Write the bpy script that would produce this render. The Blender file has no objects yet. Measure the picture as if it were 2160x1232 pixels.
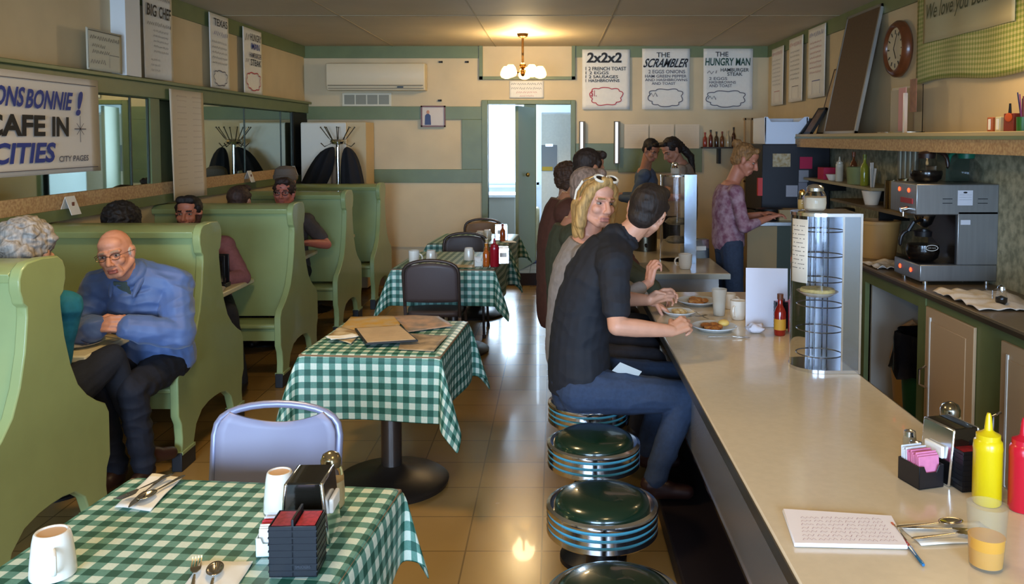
import bpy, bmesh, math, random
from mathutils import Vector, Matrix, noise
random.seed(7)
V = Vector; PI = math.pi
SC = bpy.context.scene; COL = SC.collection
# ---------------------------------------------------------------- camera
F = 1764.; CX = 1170.; HC = 1.76; TH = math.radians(3); CY = 290 + F*math.tan(TH)
cd = bpy.data.cameras.new('camera'); cam = bpy.data.objects.new('camera', cd); COL.objects.link(cam)
cam.location = (0, 0, HC); cam.rotation_euler = (PI/2 - TH, 0, 0)
cd.sensor_width = 36; cd.sensor_fit = 'HORIZONTAL'; cd.lens = F/2160*36
cd.shift_x = (1080-CX)/2160; cd.shift_y = -(616-CY)/2160; cd.clip_start = .05
SC.camera = cam
# ---------------------------------------------------------------- world, light, exposure
SC.view_settings.view_transform = 'Standard'; SC.view_settings.look = 'None'
SC.view_settings.gamma = 1; SC.view_settings.use_curve_mapping = False
SC.view_settings.exposure = -0.2
w = bpy.data.worlds.new('world'); SC.world = w; w.use_nodes = True
w.node_tree.nodes['Background'].inputs[0].default_value = (.55, .75, 1, 1)
w.node_tree.nodes['Background'].inputs[1].default_value = 4.0
def area(name, loc, rot, sx, sy, col, watts, spread=None):
    l = bpy.data.lights.new(name, 'AREA'); l.shape = 'RECTANGLE'; l.size = sx; l.size_y = sy
    l.color = col; l.energy = watts
    if spread: l.spread = spread
    o = bpy.data.objects.new(name, l); COL.objects.link(o); o.location = loc; o.rotation_euler = rot
    return o
DAY = (.46, .68, 1)
# daylight through the two shop windows behind the camera
area('daylight_window', (-1.45, -2.2, 1.4), (PI/2-.2, 0, 0), 2.1, 1.7, DAY, 110, math.radians(85))
area('daylight_window', (1.35, -2.2, 1.45), (PI/2-.2, 0, 0), 1.7, 1.7, DAY, 70, math.radians(85))
# daylight through the kitchen window at the far end
area('daylight_kitchen', (-.75, 13.35, 1.75), (-PI/2, 0, 0), 1.0, 1.6, (.6, .8, 1), 110)
# ---------------------------------------------------------------- pixel rays (only used to measure places at a known distance)
def ray(px, py):
    u = (CY-py)/F; r = (px-CX)/F; s = math.sin(TH); c = math.cos(TH)
    return V((r, c+u*s, -s+u*c))
def PY(px, py, Y): a = ray(px, py); return V((a.x*Y/a.y, Y, HC+a.z*Y/a.y))
def PZ(px, py, z): a = ray(px, py); t = (z-HC)/a.z; return V((a.x*t, a.y*t, z))
def PX(px, py, X): a = ray(px, py); t = X/a.x; return V((X, a.y*t, HC+a.z*t))
# ---------------------------------------------------------------- materials
def lin(h):
    if isinstance(h, str):
        c = [int(h[i:i+2], 16)/255 for i in (0, 2, 4)]
        return tuple(x/12.92 if x < .04045 else ((x+.055)/1.055)**2.4 for x in c)
    return h
MC = {}
def M(name, col='808080', rough=.6, metal=0, var=0, scale=30, bump=0, coat=0, trans=0, emit=0, ior=1.45, alpha=1, sheen=0, stretch=None, col2=None):
    if name in MC: return MC[name]
    m = bpy.data.materials.new(name); m.use_nodes = True; nt = m.node_tree; b = nt.nodes['Principled BSDF']
    c = lin(col); b.inputs['Base Color'].default_value = (*c, 1)
    b.inputs['Roughness'].default_value = rough; b.inputs['Metallic'].default_value = metal
    b.inputs['Coat Weight'].default_value = coat; b.inputs['Transmission Weight'].default_value = trans
    b.inputs['IOR'].default_value = ior; b.inputs['Alpha'].default_value = alpha
    b.inputs['Sheen Weight'].default_value = sheen
    if emit: b.inputs['Emission Color'].default_value = (*c, 1); b.inputs['Emission Strength'].default_value = emit
    if var or bump or col2:
        tc = nt.nodes.new('ShaderNodeTexCoord'); mp = nt.nodes.new('ShaderNodeMapping'); n = nt.nodes.new('ShaderNodeTexNoise')
        n.inputs['Scale'].default_value = scale; n.inputs['Detail'].default_value = 4
        if stretch: mp.inputs['Scale'].default_value = stretch
        nt.links.new(tc.outputs['Object'], mp.inputs[0]); nt.links.new(mp.outputs[0], n.inputs['Vector'])
        if var or col2:
            r = nt.nodes.new('ShaderNodeValToRGB'); r.color_ramp.elements[0].position = .35; r.color_ramp.elements[1].position = .65
            c2 = lin(col2) if col2 else tuple(min(1, x*(1+var)) for x in c)
            c1 = c if col2 else tuple(x*(1-var) for x in c)
            r.color_ramp.elements[0].color = (*c1, 1); r.color_ramp.elements[1].color = (*c2, 1)
            nt.links.new(n.outputs['Fac'], r.inputs[0]); nt.links.new(r.outputs[0], b.inputs['Base Color'])
        if bump:
            bp = nt.nodes.new('ShaderNodeBump'); bp.inputs['Strength'].default_value = bump; bp.inputs['Distance'].default_value = .01
            nt.links.new(n.outputs['Fac'], bp.inputs['Height']); nt.links.new(bp.outputs[0], b.inputs['Normal'])
    MC[name] = m; return m
def nodes(m): return m.node_tree, m.node_tree.nodes['Principled BSDF']
wallm = M('cream_wall_paint', 'cdb890', .55, var=.05, scale=3, bump=.05)
ceilm = M('ceiling_paint', 'c4b496', .7, var=.04, scale=2)
green = M('green_trim_paint', '6c764a', .4, var=.06, scale=6)
boothm = M('booth_green_paint', '8f9d68', .33, var=.04, scale=5, bump=.03, coat=.15)
white = M('white_paint', 'e4e0d6', .4, var=.03)
paper = M('white_paper', 'e6e2d8', .8, var=.02)
chrome = M('chrome', 'e0e2e6', .14, 1)
steel = M('brushed_steel', 'b9bbbd', .28, 1, var=.05, scale=40, stretch=(1, 1, .05))
blackp = M('black_plastic', '15151a', .35)
blackm = M('black_metal', '1a1816', .45, .4)
darkfab = M('black_cloth', '16181c', .85, var=.2, bump=.2, scale=200)
ceram = M('white_ceramic', 'e9e2d4', .18, coat=.3)
blueink = M('blue_ink', '2b3c8c', .6); blackink = M('black_ink', '1c1a1c', .6); redink = M('red_ink', 'b02a32', .6)
greyink = M('grey_ink', '55505a', .6)
glass = M('clear_glass', 'f4f8f8', .03, trans=1, ior=1.2)
# mirror
mirm = M('mirror_glass', 'b4c0b0', .02, 1)
# floor tiles
flm = M('floor_tile', 'b59868', .22, coat=.1)
def tile_nodes(m, size, ox, oy, c1, c2, line, mort=.006):
    nt, b = nodes(m); tc = nt.nodes.new('ShaderNodeTexCoord'); mp = nt.nodes.new('ShaderNodeMapping'); mp.inputs['Location'].default_value = (ox, oy, 0)
    br = nt.nodes.new('ShaderNodeTexBrick'); br.offset = 0; br.inputs['Scale'].default_value = 1
    br.inputs['Brick Width'].default_value = size; br.inputs['Row Height'].default_value = size
    br.inputs['Mortar Size'].default_value = mort; br.inputs['Color1'].default_value = (*lin(c1), 1); br.inputs['Color2'].default_value = (*lin(c2), 1)
    br.inputs['Mortar'].default_value = (*lin(line), 1); br.inputs['Mortar Smooth'].default_value = .3
    n = nt.nodes.new('ShaderNodeTexNoise'); n.inputs['Scale'].default_value = 1.7; n.inputs['Detail'].default_value = 6
    mx = nt.nodes.new('ShaderNodeMix'); mx.data_type = 'RGBA'; mx.blend_type = 'MULTIPLY'; mx.inputs[0].default_value = .35
    L = nt.links.new
    L(tc.outputs['Object'], mp.inputs[0]); L(mp.outputs[0], br.inputs['Vector']); L(tc.outputs['Object'], n.inputs['Vector'])
    L(br.outputs['Color'], mx.inputs[6]); L(n.outputs['Fac'], mx.inputs[7]); L(mx.outputs[2], b.inputs['Base Color'])
    mr = nt.nodes.new('ShaderNodeMapRange'); mr.inputs['To Min'].default_value = .12; mr.inputs['To Max'].default_value = .34
    L(n.outputs['Fac'], mr.inputs[0]); L(mr.outputs[0], b.inputs['Roughness'])
    bp = nt.nodes.new('ShaderNodeBump'); bp.inputs['Strength'].default_value = .12; bp.inputs['Distance'].default_value = .01
    L(n.outputs['Fac'], bp.inputs['Height']); L(bp.outputs[0], b.inputs['Normal'])
tile_nodes(flm, .325, .055, .1, 'ae8a50', 'a27f48', '7a5f34', .004)
kfl = M('kitchen_floor', 'b9c0c8', .3); tile_nodes(kfl, .3, 0, 0, 'c3c6ca', 'b4b9c0', '8a9098')
# patterned wallpaper strip
wpm = M('patterned_wallpaper', 'c9a878', .7, col2='a9835a', scale=60, bump=.1)
damask = M('damask_wallpaper', 'b5b092', .7, col2='7f8068', scale=22)
# gingham (two thread directions, from the cloth's own uv in metres)
def gingham(name, dark, mid, light, period=.058):
    m = M(name, mid, .45); nt, b = nodes(m); L = nt.links.new
    uv = nt.nodes.new('ShaderNodeUVMap'); sp = nt.nodes.new('ShaderNodeSeparateXYZ'); L(uv.outputs[0], sp.inputs[0])
    def band(o):
        d = nt.nodes.new('ShaderNodeMath'); d.operation = 'DIVIDE'; d.inputs[1].default_value = period; L(o, d.inputs[0])
        f = nt.nodes.new('ShaderNodeMath'); f.operation = 'FRACT'; L(d.outputs[0], f.inputs[0])
        g = nt.nodes.new('ShaderNodeMath'); g.operation = 'GREATER_THAN'; g.inputs[1].default_value = .5; L(f.outputs[0], g.inputs[0]); return g
    a = nt.nodes.new('ShaderNodeMath'); a.operation = 'ADD'; L(band(sp.outputs[0]).outputs[0], a.inputs[0]); L(band(sp.outputs[1]).outputs[0], a.inputs[1])
    h = nt.nodes.new('ShaderNodeMath'); h.operation = 'MULTIPLY'; h.inputs[1].default_value = .5; L(a.outputs[0], h.inputs[0])
    r = nt.nodes.new('ShaderNodeValToRGB'); r.color_ramp.interpolation = 'CONSTANT'
    e = r.color_ramp.elements; e[0].color = (*lin(light), 1); e[0].position = 0; e[1].position = .3; e[1].color = (*lin(mid), 1)
    x = e.new(.8); x.color = (*lin(dark), 1)
    n = nt.nodes.new('ShaderNodeTexNoise'); n.inputs['Scale'].default_value = 160; L(uv.outputs[0], n.inputs['Vector'])
    mx = nt.nodes.new('ShaderNodeMix'); mx.data_type = 'RGBA'; mx.blend_type = 'OVERLAY'; mx.inputs[0].default_value = .25
    L(h.outputs[0], r.inputs[0]); L(r.outputs[0], mx.inputs[6]); L(n.outputs['Fac'], mx.inputs[7]); L(mx.outputs[2], b.inputs['Base Color'])
    return m
ging = gingham('green_gingham', '1f5547', '5f8f80', 'cfdccb')
# ---------------------------------------------------------------- mesh helpers
def basis(d, up=V((0, 0, 1))):
    d = V(d).normalized(); up = V(up)
    if abs(d.dot(up.normalized())) > .97: up = V((0, 1, 0)) if abs(d.z) > .5 else V((0, 0, 1))
    x = d.cross(up).normalized(); y = x.cross(d).normalized(); return x, y, d
class G:
    def __init__(s): s.b = bmesh.new()
    def rings(s, rs, close=True, loop=False, mi=0):
        vs = [[s.b.verts.new(p) for p in r] for r in rs]; n = len(vs[0]); k = len(vs)
        for i in range(k-(0 if loop else 1)):
            a, b = vs[i], vs[(i+1) % k]
            for j in range(n):
                try: f = s.b.faces.new((a[j], a[(j+1) % n], b[(j+1) % n], b[j])); f.material_index = mi
                except ValueError: pass
        if close and not loop:
            for q in (vs[0][::-1], vs[-1]):
                f = s.b.faces.new(q); f.material_index = mi
        return s
    def box(s, x0, x1, y0, y1, z0, z1, mat=None, mi=0):
        c = [(x0, y0), (x1, y0), (x1, y1), (x0, y1)]
        rs = [[V((x, y, z)) for x, y in c] for z in (z0, z1)]
        if mat is not None: rs = [[mat @ p for p in r] for r in rs]
        return s.rings(rs, mi=mi)
    def cyl(s, p0, p1, r0, r1=None, n=20, mi=0):
        p0, p1 = V(p0), V(p1); r1 = r0 if r1 is None else r1; x, y, d = basis(p1-p0)
        return s.rings([[p+(x*math.cos(t*2*PI/n)+y*math.sin(t*2*PI/n))*r for t in range(n)] for p, r in ((p0, r0), (p1, r1))], mi=mi)
    def tube(s, pts, r, n=8, loop=False, mi=0):
        pts = [V(p) for p in pts]; k = len(pts); rr = r if isinstance(r, (list, tuple)) else [r]*k
        out = []; px = None
        for i, p in enumerate(pts):
            if loop: d = pts[(i+1) % k]-pts[i-1]
            else: d = pts[min(i+1, k-1)]-pts[max(i-1, 0)]
            if d.length < 1e-7: d = V((0, 0, 1))
            d.normalize()
            if px is None: x, y, _ = basis(d)
            else:
                x = px - d*px.dot(d)
                x = x.normalized() if x.length > 1e-5 else basis(d)[0]
                y = d.cross(x)
            px = x
            out.append([p+(x*math.cos(t*2*PI/n)+y*math.sin(t*2*PI/n))*rr[i] for t in range(n)])
        return s.rings(out, loop=loop, mi=mi)
    def lathe(s, prof, c=(0, 0, 0), n=28, mi=0, axis=None):
        c = V(c); x, y, z = (V((1, 0, 0)), V((0, 1, 0)), V((0, 0, 1))) if axis is None else basis(axis)
        rs = [[c+(x*math.cos(t*2*PI/n)+y*math.sin(t*2*PI/n))*max(r, 1e-4)+z*h for t in range(n)] for r, h in prof]
        return s.rings(rs, mi=mi)
    def ell(s, c, r, R=None, n=16, mi=0):
        c = V(c); r = (r, r, r) if not hasattr(r, '__len__') else r; rs = []
        k = n//2+1
        for i in range(k):
            a = PI*(i+.02)/(k-1+.04)
            q = [V((r[0]*math.sin(a)*math.cos(t*2*PI/n), r[1]*math.sin(a)*math.sin(t*2*PI/n), -r[2]*math.cos(a))) for t in range(n)]
            rs.append([c+(R @ p if R is not None else p) for p in q])
        return s.rings(rs, mi=mi)
    def cap(s, p0, p1, r0, r1, n=14, R=None):
        p0, p1 = V(p0), V(p1)
        if (p1-p0).length < 1e-5: return s.ell(p0, r0)
        x, y, d = basis(p1-p0); rs = []
        for p, r, a0, a1 in ((p0, r0, -PI/2, 0), (p1, r1, 0, PI/2)):
            for i in range(5):
                a = a0+(a1-a0)*i/4; q = max(math.cos(a), .02)*r
                rs.append([p+d*math.sin(a)*r+(x*math.cos(t*2*PI/n)+y*math.sin(t*2*PI/n))*q for t in range(n)])
        return s.rings(rs)
    def loft(s, pts, rad, right, n=24):
        pts = [V(p) for p in pts]; right = V(right); rs = []
        for i, p in enumerate(pts):
            d = (pts[min(i+1, len(pts)-1)]-pts[max(i-1, 0)]).normalized(); x = (right-d*right.dot(d)).normalized(); y = d.cross(x)
            rs.append([p+x*rad[i][0]*math.cos(t*2*PI/n)+y*rad[i][1]*math.sin(t*2*PI/n) for t in range(n)])
        return s.rings(rs)
    def prism(s, poly, o, u, v, w, mi=0):   # polygon in the plane (u,v) at o, thick along w
        o, u, v, w = V(o), V(u), V(v), V(w)
        a = [o+u*p+v*q for p, q in poly]; return s.rings([a, [p+w for p in a]], mi=mi)
    def sheet(s, fn, nu, nv, uv=None, mi=0):
        g = [[s.b.verts.new(fn(i/nu, j/nv)) for j in range(nv+1)] for i in range(nu+1)]
        L = s.b.loops.layers.uv.verify() if uv else None
        for i in range(nu):
            for j in range(nv):
                f = s.b.faces.new((g[i][j], g[i+1][j], g[i+1][j+1], g[i][j+1])); f.material_index = mi
                if uv:
                    for l, (a, c) in zip(f.loops, ((i, j), (i+1, j), (i+1, j+1), (i, j+1))): l[L].uv = uv(a/nu, c/nv)
        return s
    def mesh(s, name, mats, smooth=True, angle=40, norm=True):
        if norm: bmesh.ops.recalc_face_normals(s.b, faces=s.b.faces)
        me = bpy.data.meshes.new(name); s.b.to_mesh(me); s.b.free()
        for m in (mats if isinstance(mats, (list, tuple)) else [mats]): me.materials.append(m)
        if smooth:
            me.polygons.foreach_set('use_smooth', [True]*len(me.polygons)); me.set_sharp_from_angle(angle=math.radians(angle))
        return me
    def out(s, name, mats, parent=None, bev=0, smooth=True, sub=0, solid=0, angle=40, loc=None, norm=True):
        o = bpy.data.objects.new(name, s.mesh(name, mats, smooth, angle, norm)); COL.objects.link(o)
        if parent: o.parent = parent
        if loc is not None: o.location = loc
        if solid: k = o.modifiers.new('solid', 'SOLIDIFY'); k.thickness = solid; k.offset = 0
        if bev: k = o.modifiers.new('bevel', 'BEVEL'); k.width = bev; k.segments = 2; k.limit_method = 'ANGLE'; k.angle_limit = math.radians(35)
        if sub: k = o.modifiers.new('sub', 'SUBSURF'); k.levels = sub; k.render_levels = sub
        return o
def tag(o, label, cat, group=None, kind=None):
    o['label'] = label; o['category'] = cat
    if group: o['group'] = group
    if kind: o['kind'] = kind
    return o
def thing(name, label, cat, loc=(0, 0, 0), rz=0, group=None):
    o = bpy.data.objects.new(name, None); COL.objects.link(o); o.location = loc; o.rotation_euler = (0, 0, rz)
    o.empty_display_size = .05
    return tag(o, label, cat, group)
def struct(o, label=None, cat=None):
    o['kind'] = 'structure'
    if label: o['label'] = label
    if cat: o['category'] = cat
    return o
def dup(root, loc, rz=None, label=None, group=None):
    r = root.copy(); COL.objects.link(r); r.location = loc
    if rz is not None: r.rotation_euler = (0, 0, rz)
    if label: r['label'] = label
    if group: r['group'] = group
    def rec(a, b):
        for ch in list(a.children):
            c = ch.copy(); COL.objects.link(c); c.parent = b; rec(ch, c)
    rec(root, r)
    return r
# ---- lettering fitted into boxes on a panel; o = panel origin, u = right, v = up, nrm = out of the panel
def glyphs(g, s, box, o, u, v, nrm, slant=0, mi=0, bold=0, th=.0015):
    cu = bpy.data.curves.new('t', 'FONT'); cu.body = s; cu.size = 1; cu.offset = bold; cu.resolution_u = 3
    ob = bpy.data.objects.new('t', cu); COL.objects.link(ob)
    me = bpy.data.meshes.new_from_object(ob); COL.objects.unlink(ob); bpy.data.objects.remove(ob); bpy.data.curves.remove(cu)
    if not me.vertices: return
    xs = [q.co.x for q in me.vertices]; ys = [q.co.y for q in me.vertices]; x0, x1, y0, y1 = min(xs), max(xs), min(ys), max(ys)
    a0, a1, b0, b1 = box; vs = []
    for q in me.vertices:
        fx = (q.co.x-x0)/(x1-x0); fy = (q.co.y-y0)/max(y1-y0, 1e-6)
        p = o+u*(a0+(a1-a0)*fx+slant*(fy-.5)*(b1-b0))+v*(b0+(b1-b0)*fy)+nrm*th; vs.append(g.b.verts.new(p))
    for p in me.polygons:
        try: f = g.b.faces.new([vs[i] for i in p.vertices]); f.material_index = mi
        except ValueError: pass
    bpy.data.meshes.remove(me)
def stroke(g, pts, wd, o, u, v, nrm, mi=0, th=.0018, loop=False):
    P_ = [V((p[0], p[1], 0)) for p in pts]; n = len(P_); L = []
    for i, p in enumerate(P_):
        a = P_[(i-1) % n] if loop or i else p; b = P_[(i+1) % n] if loop or i < n-1 else p
        d = (b-a); d = d.normalized() if d.length > 1e-9 else V((1, 0, 0)); q = V((-d.y, d.x, 0))*wd/2
        L.append([g.b.verts.new(o+u*k.x+v*k.y+nrm*th) for k in (p-q, p+q)])
    for i in range(n if loop else n-1):
        a, b = L[i], L[(i+1) % n]
        f = g.b.faces.new((a[0], b[0], b[1], a[1])); f.material_index = mi
def scribble(g, x0, x1, y, h, o, u, v, nrm, mi=0, seed=0, wd=None):
    rnd = random.Random(seed); x = x0
    while x < x1:
        L = h*rnd.uniform(1.5, 4); e = min(x+L, x1); k = max(3, int((e-x)/h*2.4))
        pts = [(x+(e-x)*i/k, y+(h*rnd.uniform(.2, .5) if i % 2 else -h*rnd.uniform(.2, .5))) for i in range(k+1)]
        stroke(g, pts, wd or h*.16, o, u, v, nrm, mi); x = e+h*.5
def cloud(g, cx, cy, rx, ry, wd, o, u, v, nrm, mi=0, seed=0, lobes=9):
    rnd = random.Random(seed); n = 90; ph = rnd.random()*6
    pts = []
    for i in range(n):
        a = 2*PI*i/n; k = 1+.16*abs(math.sin(lobes*a/2+ph))+.05*math.sin(3*a+ph)
        pts.append((cx+rx*k*math.copysign(abs(math.cos(a))**.75, math.cos(a)), cy+ry*k*math.copysign(abs(math.sin(a))**.75, math.sin(a))))
    stroke(g, pts, wd, o, u, v, nrm, mi, loop=True)
# ================================================================ THE SETTING
XL, XR, YB, ZC, YF = -2.95, 2.52, 9.9, 2.83, -2.2
def S(name, g, m, bev=0): return struct(g.out(name, m, bev=bev, smooth=False))
S('floor', G().box(XL-.1, XR+.1, YF-.1, YB, -.1, 0), flm)
S('ceiling', G().box(XL-.1, XR+.1, YF-.1, YB+.1, ZC, ZC+.1), ceilm)
S('wall_left', G().box(XL-.12, XL, YF-.1, YB+.1, 0, ZC), wallm)
S('wall_right', G().box(XR, XR+.12, YF-.1, YB+.1, 0, ZC), wallm)
# back wall with doorway
dx0, dx1, dz = -.79, .19, 2.15
S('wall_back', G().box(XL, dx0, YB, YB+.12, 0, ZC).box(dx1, XR, YB, YB+.12, 0, ZC).box(dx0, dx1, YB, YB+.12, dz, ZC), wallm)
# front wall with two shop windows (behind the camera)
S('wall_front', G().box(XL, -2.6, YF-.12, YF, 0, ZC).box(-.3, .4, YF-.12, YF, 0, ZC).box(2.3, XR, YF-.12, YF, 0, ZC)
  .box(-2.6, -.3, YF-.12, YF, 0, .5).box(.4, 2.3, YF-.12, YF, 0, .5).box(-2.6, -.3, YF-.12, YF, 2.4, ZC).box(.4, 2.3, YF-.12, YF, 2.4, ZC), wallm)
for i, (a, b) in enumerate(((-2.6, -.3), (.4, 2.3))):
    g = G()
    for x in (a, (a+b)/2-.02, b-.04): g.box(x, x+.04, YF-.09, YF-.04, .5, 2.4)
    g.box(a, b, YF-.09, YF-.04, .5, .54).box(a, b, YF-.09, YF-.04, 2.36, 2.4)
    S('window_%d' % (i+1), g, green)
# ceiling panel joints
g = G()
for x in (-1.9, -.7, .5, 1.7): g.box(x, x+.012, YF, YB, ZC-.004, ZC)
for y in (2.4, 4.9, 7.4): g.box(XL, XR, y, y+.012, ZC-.004, ZC)
S('trim_1', g, M('ceiling_joint', 'a89878', .7))
# cornices
S('trim_2', G().box(XL, XL+.02, YF, YB, 2.70, ZC), green)
S('trim_3', G().box(XR-.02, XR, YF, YB, 2.70, ZC), green)
S('trim_4', G().box(XL, -.895, YB-.02, YB, 2.69, ZC).box(.245, XR, YB-.02, YB, 2.70, ZC), green)
# left wall: ledge, mirror band, wallpaper strip, rail
S('trim_5', G().box(XL, XL+.05, YF, YB, 2.045, 2.165).box(XL, XL+.085, YF, YB, 2.15, 2.175), green, bev=.004)
S('trim_6', G().box(XL, XL+.03, YF, YB, 1.335, 1.425), wpm)
S('trim_7', G().box(XL, XL+.045, YF, YB, 1.27, 1.335), green)
S('trim_8', G().box(XL, XL+.012, YF, YB, 2.035, 2.05).box(XL, XL+.03, 6.06, 6.2, 1.425, 2.045), green)
S('baseboard_left', G().box(XL, XL+.02, YF, YB, 0, .12), green)
# mirrors, panes side by side
ys = [(YF+.3, 1.2), (1.25, 3.2), (3.25, 5.8), (5.82, 6.05), (6.21, 7.93), (7.945, 8.98), (8.995, 9.35)]
for i, (a, b) in enumerate(ys):
    t = tag(G().box(XL+.001, XL+.012, a, b, 1.425, 2.04).out('wall_mirror', mirm, smooth=False),
        ['mirror pane nearest the street end of the left wall', 'mirror pane on the left wall before the banner', 'mirror pane largely behind the hand-painted congratulations banner',
         'narrow mirror strip between the banner and the long paper menu', 'mirror pane just beyond the long paper menu, reflecting the coat rack',
         'mirror pane above the fourth booth, second from the far corner', 'last mirror pane in the far corner beside the white cabinet'][i], 'mirror')
    if i > 1: G().box(XL+.012, XL+.018, b-.006, b+.008, 1.43, 2.04).out('metal_edge_strip', M('dark_edge', '2c3026', .4, .3), t, smooth=False)
S('gap_shade_sheet', G().box(XL+.001, XL+.03, 9.36, YB-.01, 1.3, 2.04), M('dark_gap', '17170f', .6))  # black sheet added to paint in the dark gap beside the cabinet
# pipe column boxed on left wall
S('trim_9', G().box(XL, XL+.1, 5.6, 5.8, 2.175, ZC), M('white_box_paint', 'dcdcd8', .5))
# back wall trims
S('trim_10', G().box(XL, -.85, YB-.025, YB, 1.972, 2.125).box(-1.095, -.85, YB-.025, YB, 1.384, 1.972).box(-2.14, -.85, YB-.025, YB, 1.227, 1.384)
  .box(.25, .75, YB-.02, YB, 1.38, 1.69).box(.75, 1.74, YB-.02, YB, 1.35, 1.64), green, bev=.003)
S('trim_11', G().box(-2.03, -.875, YB-.012, YB, .47, 1.222).box(-2.03, -.875, YB-.018, YB, .46, .475), M('cream_panel', 'd9bf90', .5, var=.03, scale=4))
S('trim_12', G().box(-.86, dx0, YB-.04, YB+.13, 0, 2.2).box(dx1, .245, YB-.04, YB+.13, 0, 2.2).box(dx0, dx1, YB-.04, YB+.13, dz, 2.2), green, bev=.004)
# boxed frame over the doorway
S('trim_13', G().box(-.885, -.845, YB-.05, YB, 2.44, ZC).box(.2, .24, YB-.05, YB, 2.44, ZC).box(-.885, .24, YB-.05, YB, 2.44, 2.475), green)
S('baseboard_back', G().box(XL, -.86, YB-.015, YB, 0, .1), M('brown_base', '7a5f40', .5))
# right wall lower wallpaper
S('trim_14', G().box(XR-.006, XR, 2.0, 8.4, .9, 1.76), damask)
# ---- kitchen beyond
S('floor_kitchen', G().box(-2.5, 2.5, YB+.0, 13.5, 0.001, .14), kfl)
S('trim_15', G().box(dx0, dx1, YB-.03, YB+.02, 0, .145), M('dark_threshold', '2e2226', .5))
km = M('kitchen_white', 'e2e6ea', .5)
S('wall_kitchen_left', G().box(-1.55, -1.45, YB+.12, 13.5, 0, 2.8), km)
S('wall_kitchen_right', G().box(1.3, 1.4, YB+.12, 13.5, 0, 2.8), km)
S('ceiling_kitchen', G().box(-1.5, 1.4, YB+.12, 13.5, 2.7, 2.8), km)
S('wall_kitchen_back', G().box(-1.5, -1.3, 13.4, 13.5, 0, 2.7).box(-.25, 1.4, 13.4, 13.5, 0, 2.7).box(-1.3, -.25, 13.4, 13.5, 0, 1.0).box(-1.3, -.25, 13.4, 13.5, 2.6, 2.7), km)
S('window_3', G().box(-1.3, -1.26, 13.42, 13.48, 1.0, 2.6).box(-.29, -.25, 13.42, 13.48, 1.0, 2.6).box(-1.3, -.25, 13.42, 13.48, 1.0, 1.04).box(-1.3, -.25, 13.36, 13.48, .96, 1.0), km)
d = S('door_1', G().box(-.02, .02, 0, .72, .15, 2.14, mat=Matrix.Translation((-.455, YB+.16, 0)) @ Matrix.Rotation(-.26, 4, 'Z')), M('door_sage', '8f9a7c', .45), bev=.003)
d['label'] = 'open sage green door leaf standing edge-on in the far doorway'
G().ell((-.33, YB+.42, 1.3), .028).out('door_knob', M('brass', 'b08a48', .25, 1), d)
G().box(-.40, -.24, YB+1.0, YB+1.04, .15, 2.6).out('door_post', M('door_sage2', 'a3a587', .45), d)
fr = thing('refrigerator', 'tall white kitchen refrigerator seen through the far doorway', 'fridge', (0, 0, 0))
G().box(-.18, .5, 11.4, 12.0, .18, 2.1).out('body', km, fr, bev=.01)
G().box(-.18, .5, 11.36, 11.4, .22, 2.08).out('door', white, fr, bev=.01)
G().box(-.15, .47, 11.42, 11.98, .14, .2).out('plinth', blackp, fr)
cl = thing('clipboard', 'grey clipboard with a yellow note hung on the white refrigerator', 'clipboard', (0, 0, 0))
a = PY(1142, 306, 11.35); b = PY(1175, 361, 11.35)
G().box(a.x, b.x, 11.345, 11.357, b.z, a.z).out('board', M('grey_board', '8b9098', .5), cl)
G().box((a.x+b.x)/2-.05, (a.x+b.x)/2+.05, 11.335, 11.345, a.z-.02, a.z+.015).out('clip', steel, cl)
G().box(a.x+.01, b.x-.06, 11.342, 11.345, b.z+.005, b.z+.06).out('note', M('yellow_note', 'c9a83a', .6), cl)
t = thing('kitchen_counter', 'low grey steel kitchen work table seen through the left of the far doorway', 'table', (0, 0, 0))
G().box(-1.4, -.55, 12.5, 13.2, .86, .9).out('top', M('pale_top', 'c9ced2', .35), t, bev=.005)
G().box(-1.35, -.6, 12.55, 13.15, .14, .86).out('body', M('grey_cab', '8f8d84', .5), t)
t = tag(G().box(-.55, -.22, 11.9, 12.2, .14, .75).out('waste_bin', M('beige_bin', 'b7a983', .5), bev=.03), 'beige kitchen bin standing behind the open door leaf', 'bin')
tag(G().box(-.42, -.22, 10.7, 11.0, .141, .15).out('floor_mat', M('blue_mat', '2c3560', .8)), 'small blue checked mat on the kitchen floor beyond the doorway', 'mat')
# ================================================================ back wall fittings
t = thing('air_conditioner', 'cream wall-mounted air conditioner unit high on the back wall', 'air conditioner', (-2.07, YB, 2.46))
G().prism([(-.005, -.155), (-.005, .155), (-.19, .155), (-.2, .12), (-.2, -.09), (-.16, -.155)], (-.57, 0, 0), (0, 1, 0), (0, 0, 1), (1.14, 0, 0)).out('housing', M('ac_cream', 'dccba8', .4), t, bev=.008)
G().box(-.55, .55, -.206, -.198, -.105, -.093).box(-.55, .55, -.19, -.165, -.135, -.128).out('louvre', M('ac_shadow', '8a7a5c', .5), t)
G().box(.25, .32, -.196, -.185, -.125, -.11).out('display', blackp, t)
t = thing('air_vent', 'white four-panel air grille on the back wall below the air conditioner', 'vent', (-2.21, YB, 2.205))
G().box(-.29, .29, -.02, -.001, -.078, .078).out('frame', M('vent_white', 'd8cfb4', .5), t, bev=.003)
for i in range(4):
    g = G(); x = -.265+i*.135
    for j in range(7): g.box(x, x+.12, -.026, -.02, -.055+j*.016, -.055+j*.016+.008)
    g.box(x, x+.12, -.021, -.0205, -.055, .055)
    g.out('grille', M('vent_slats', '8c8672', .5, .3), t, smooth=False)
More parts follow.
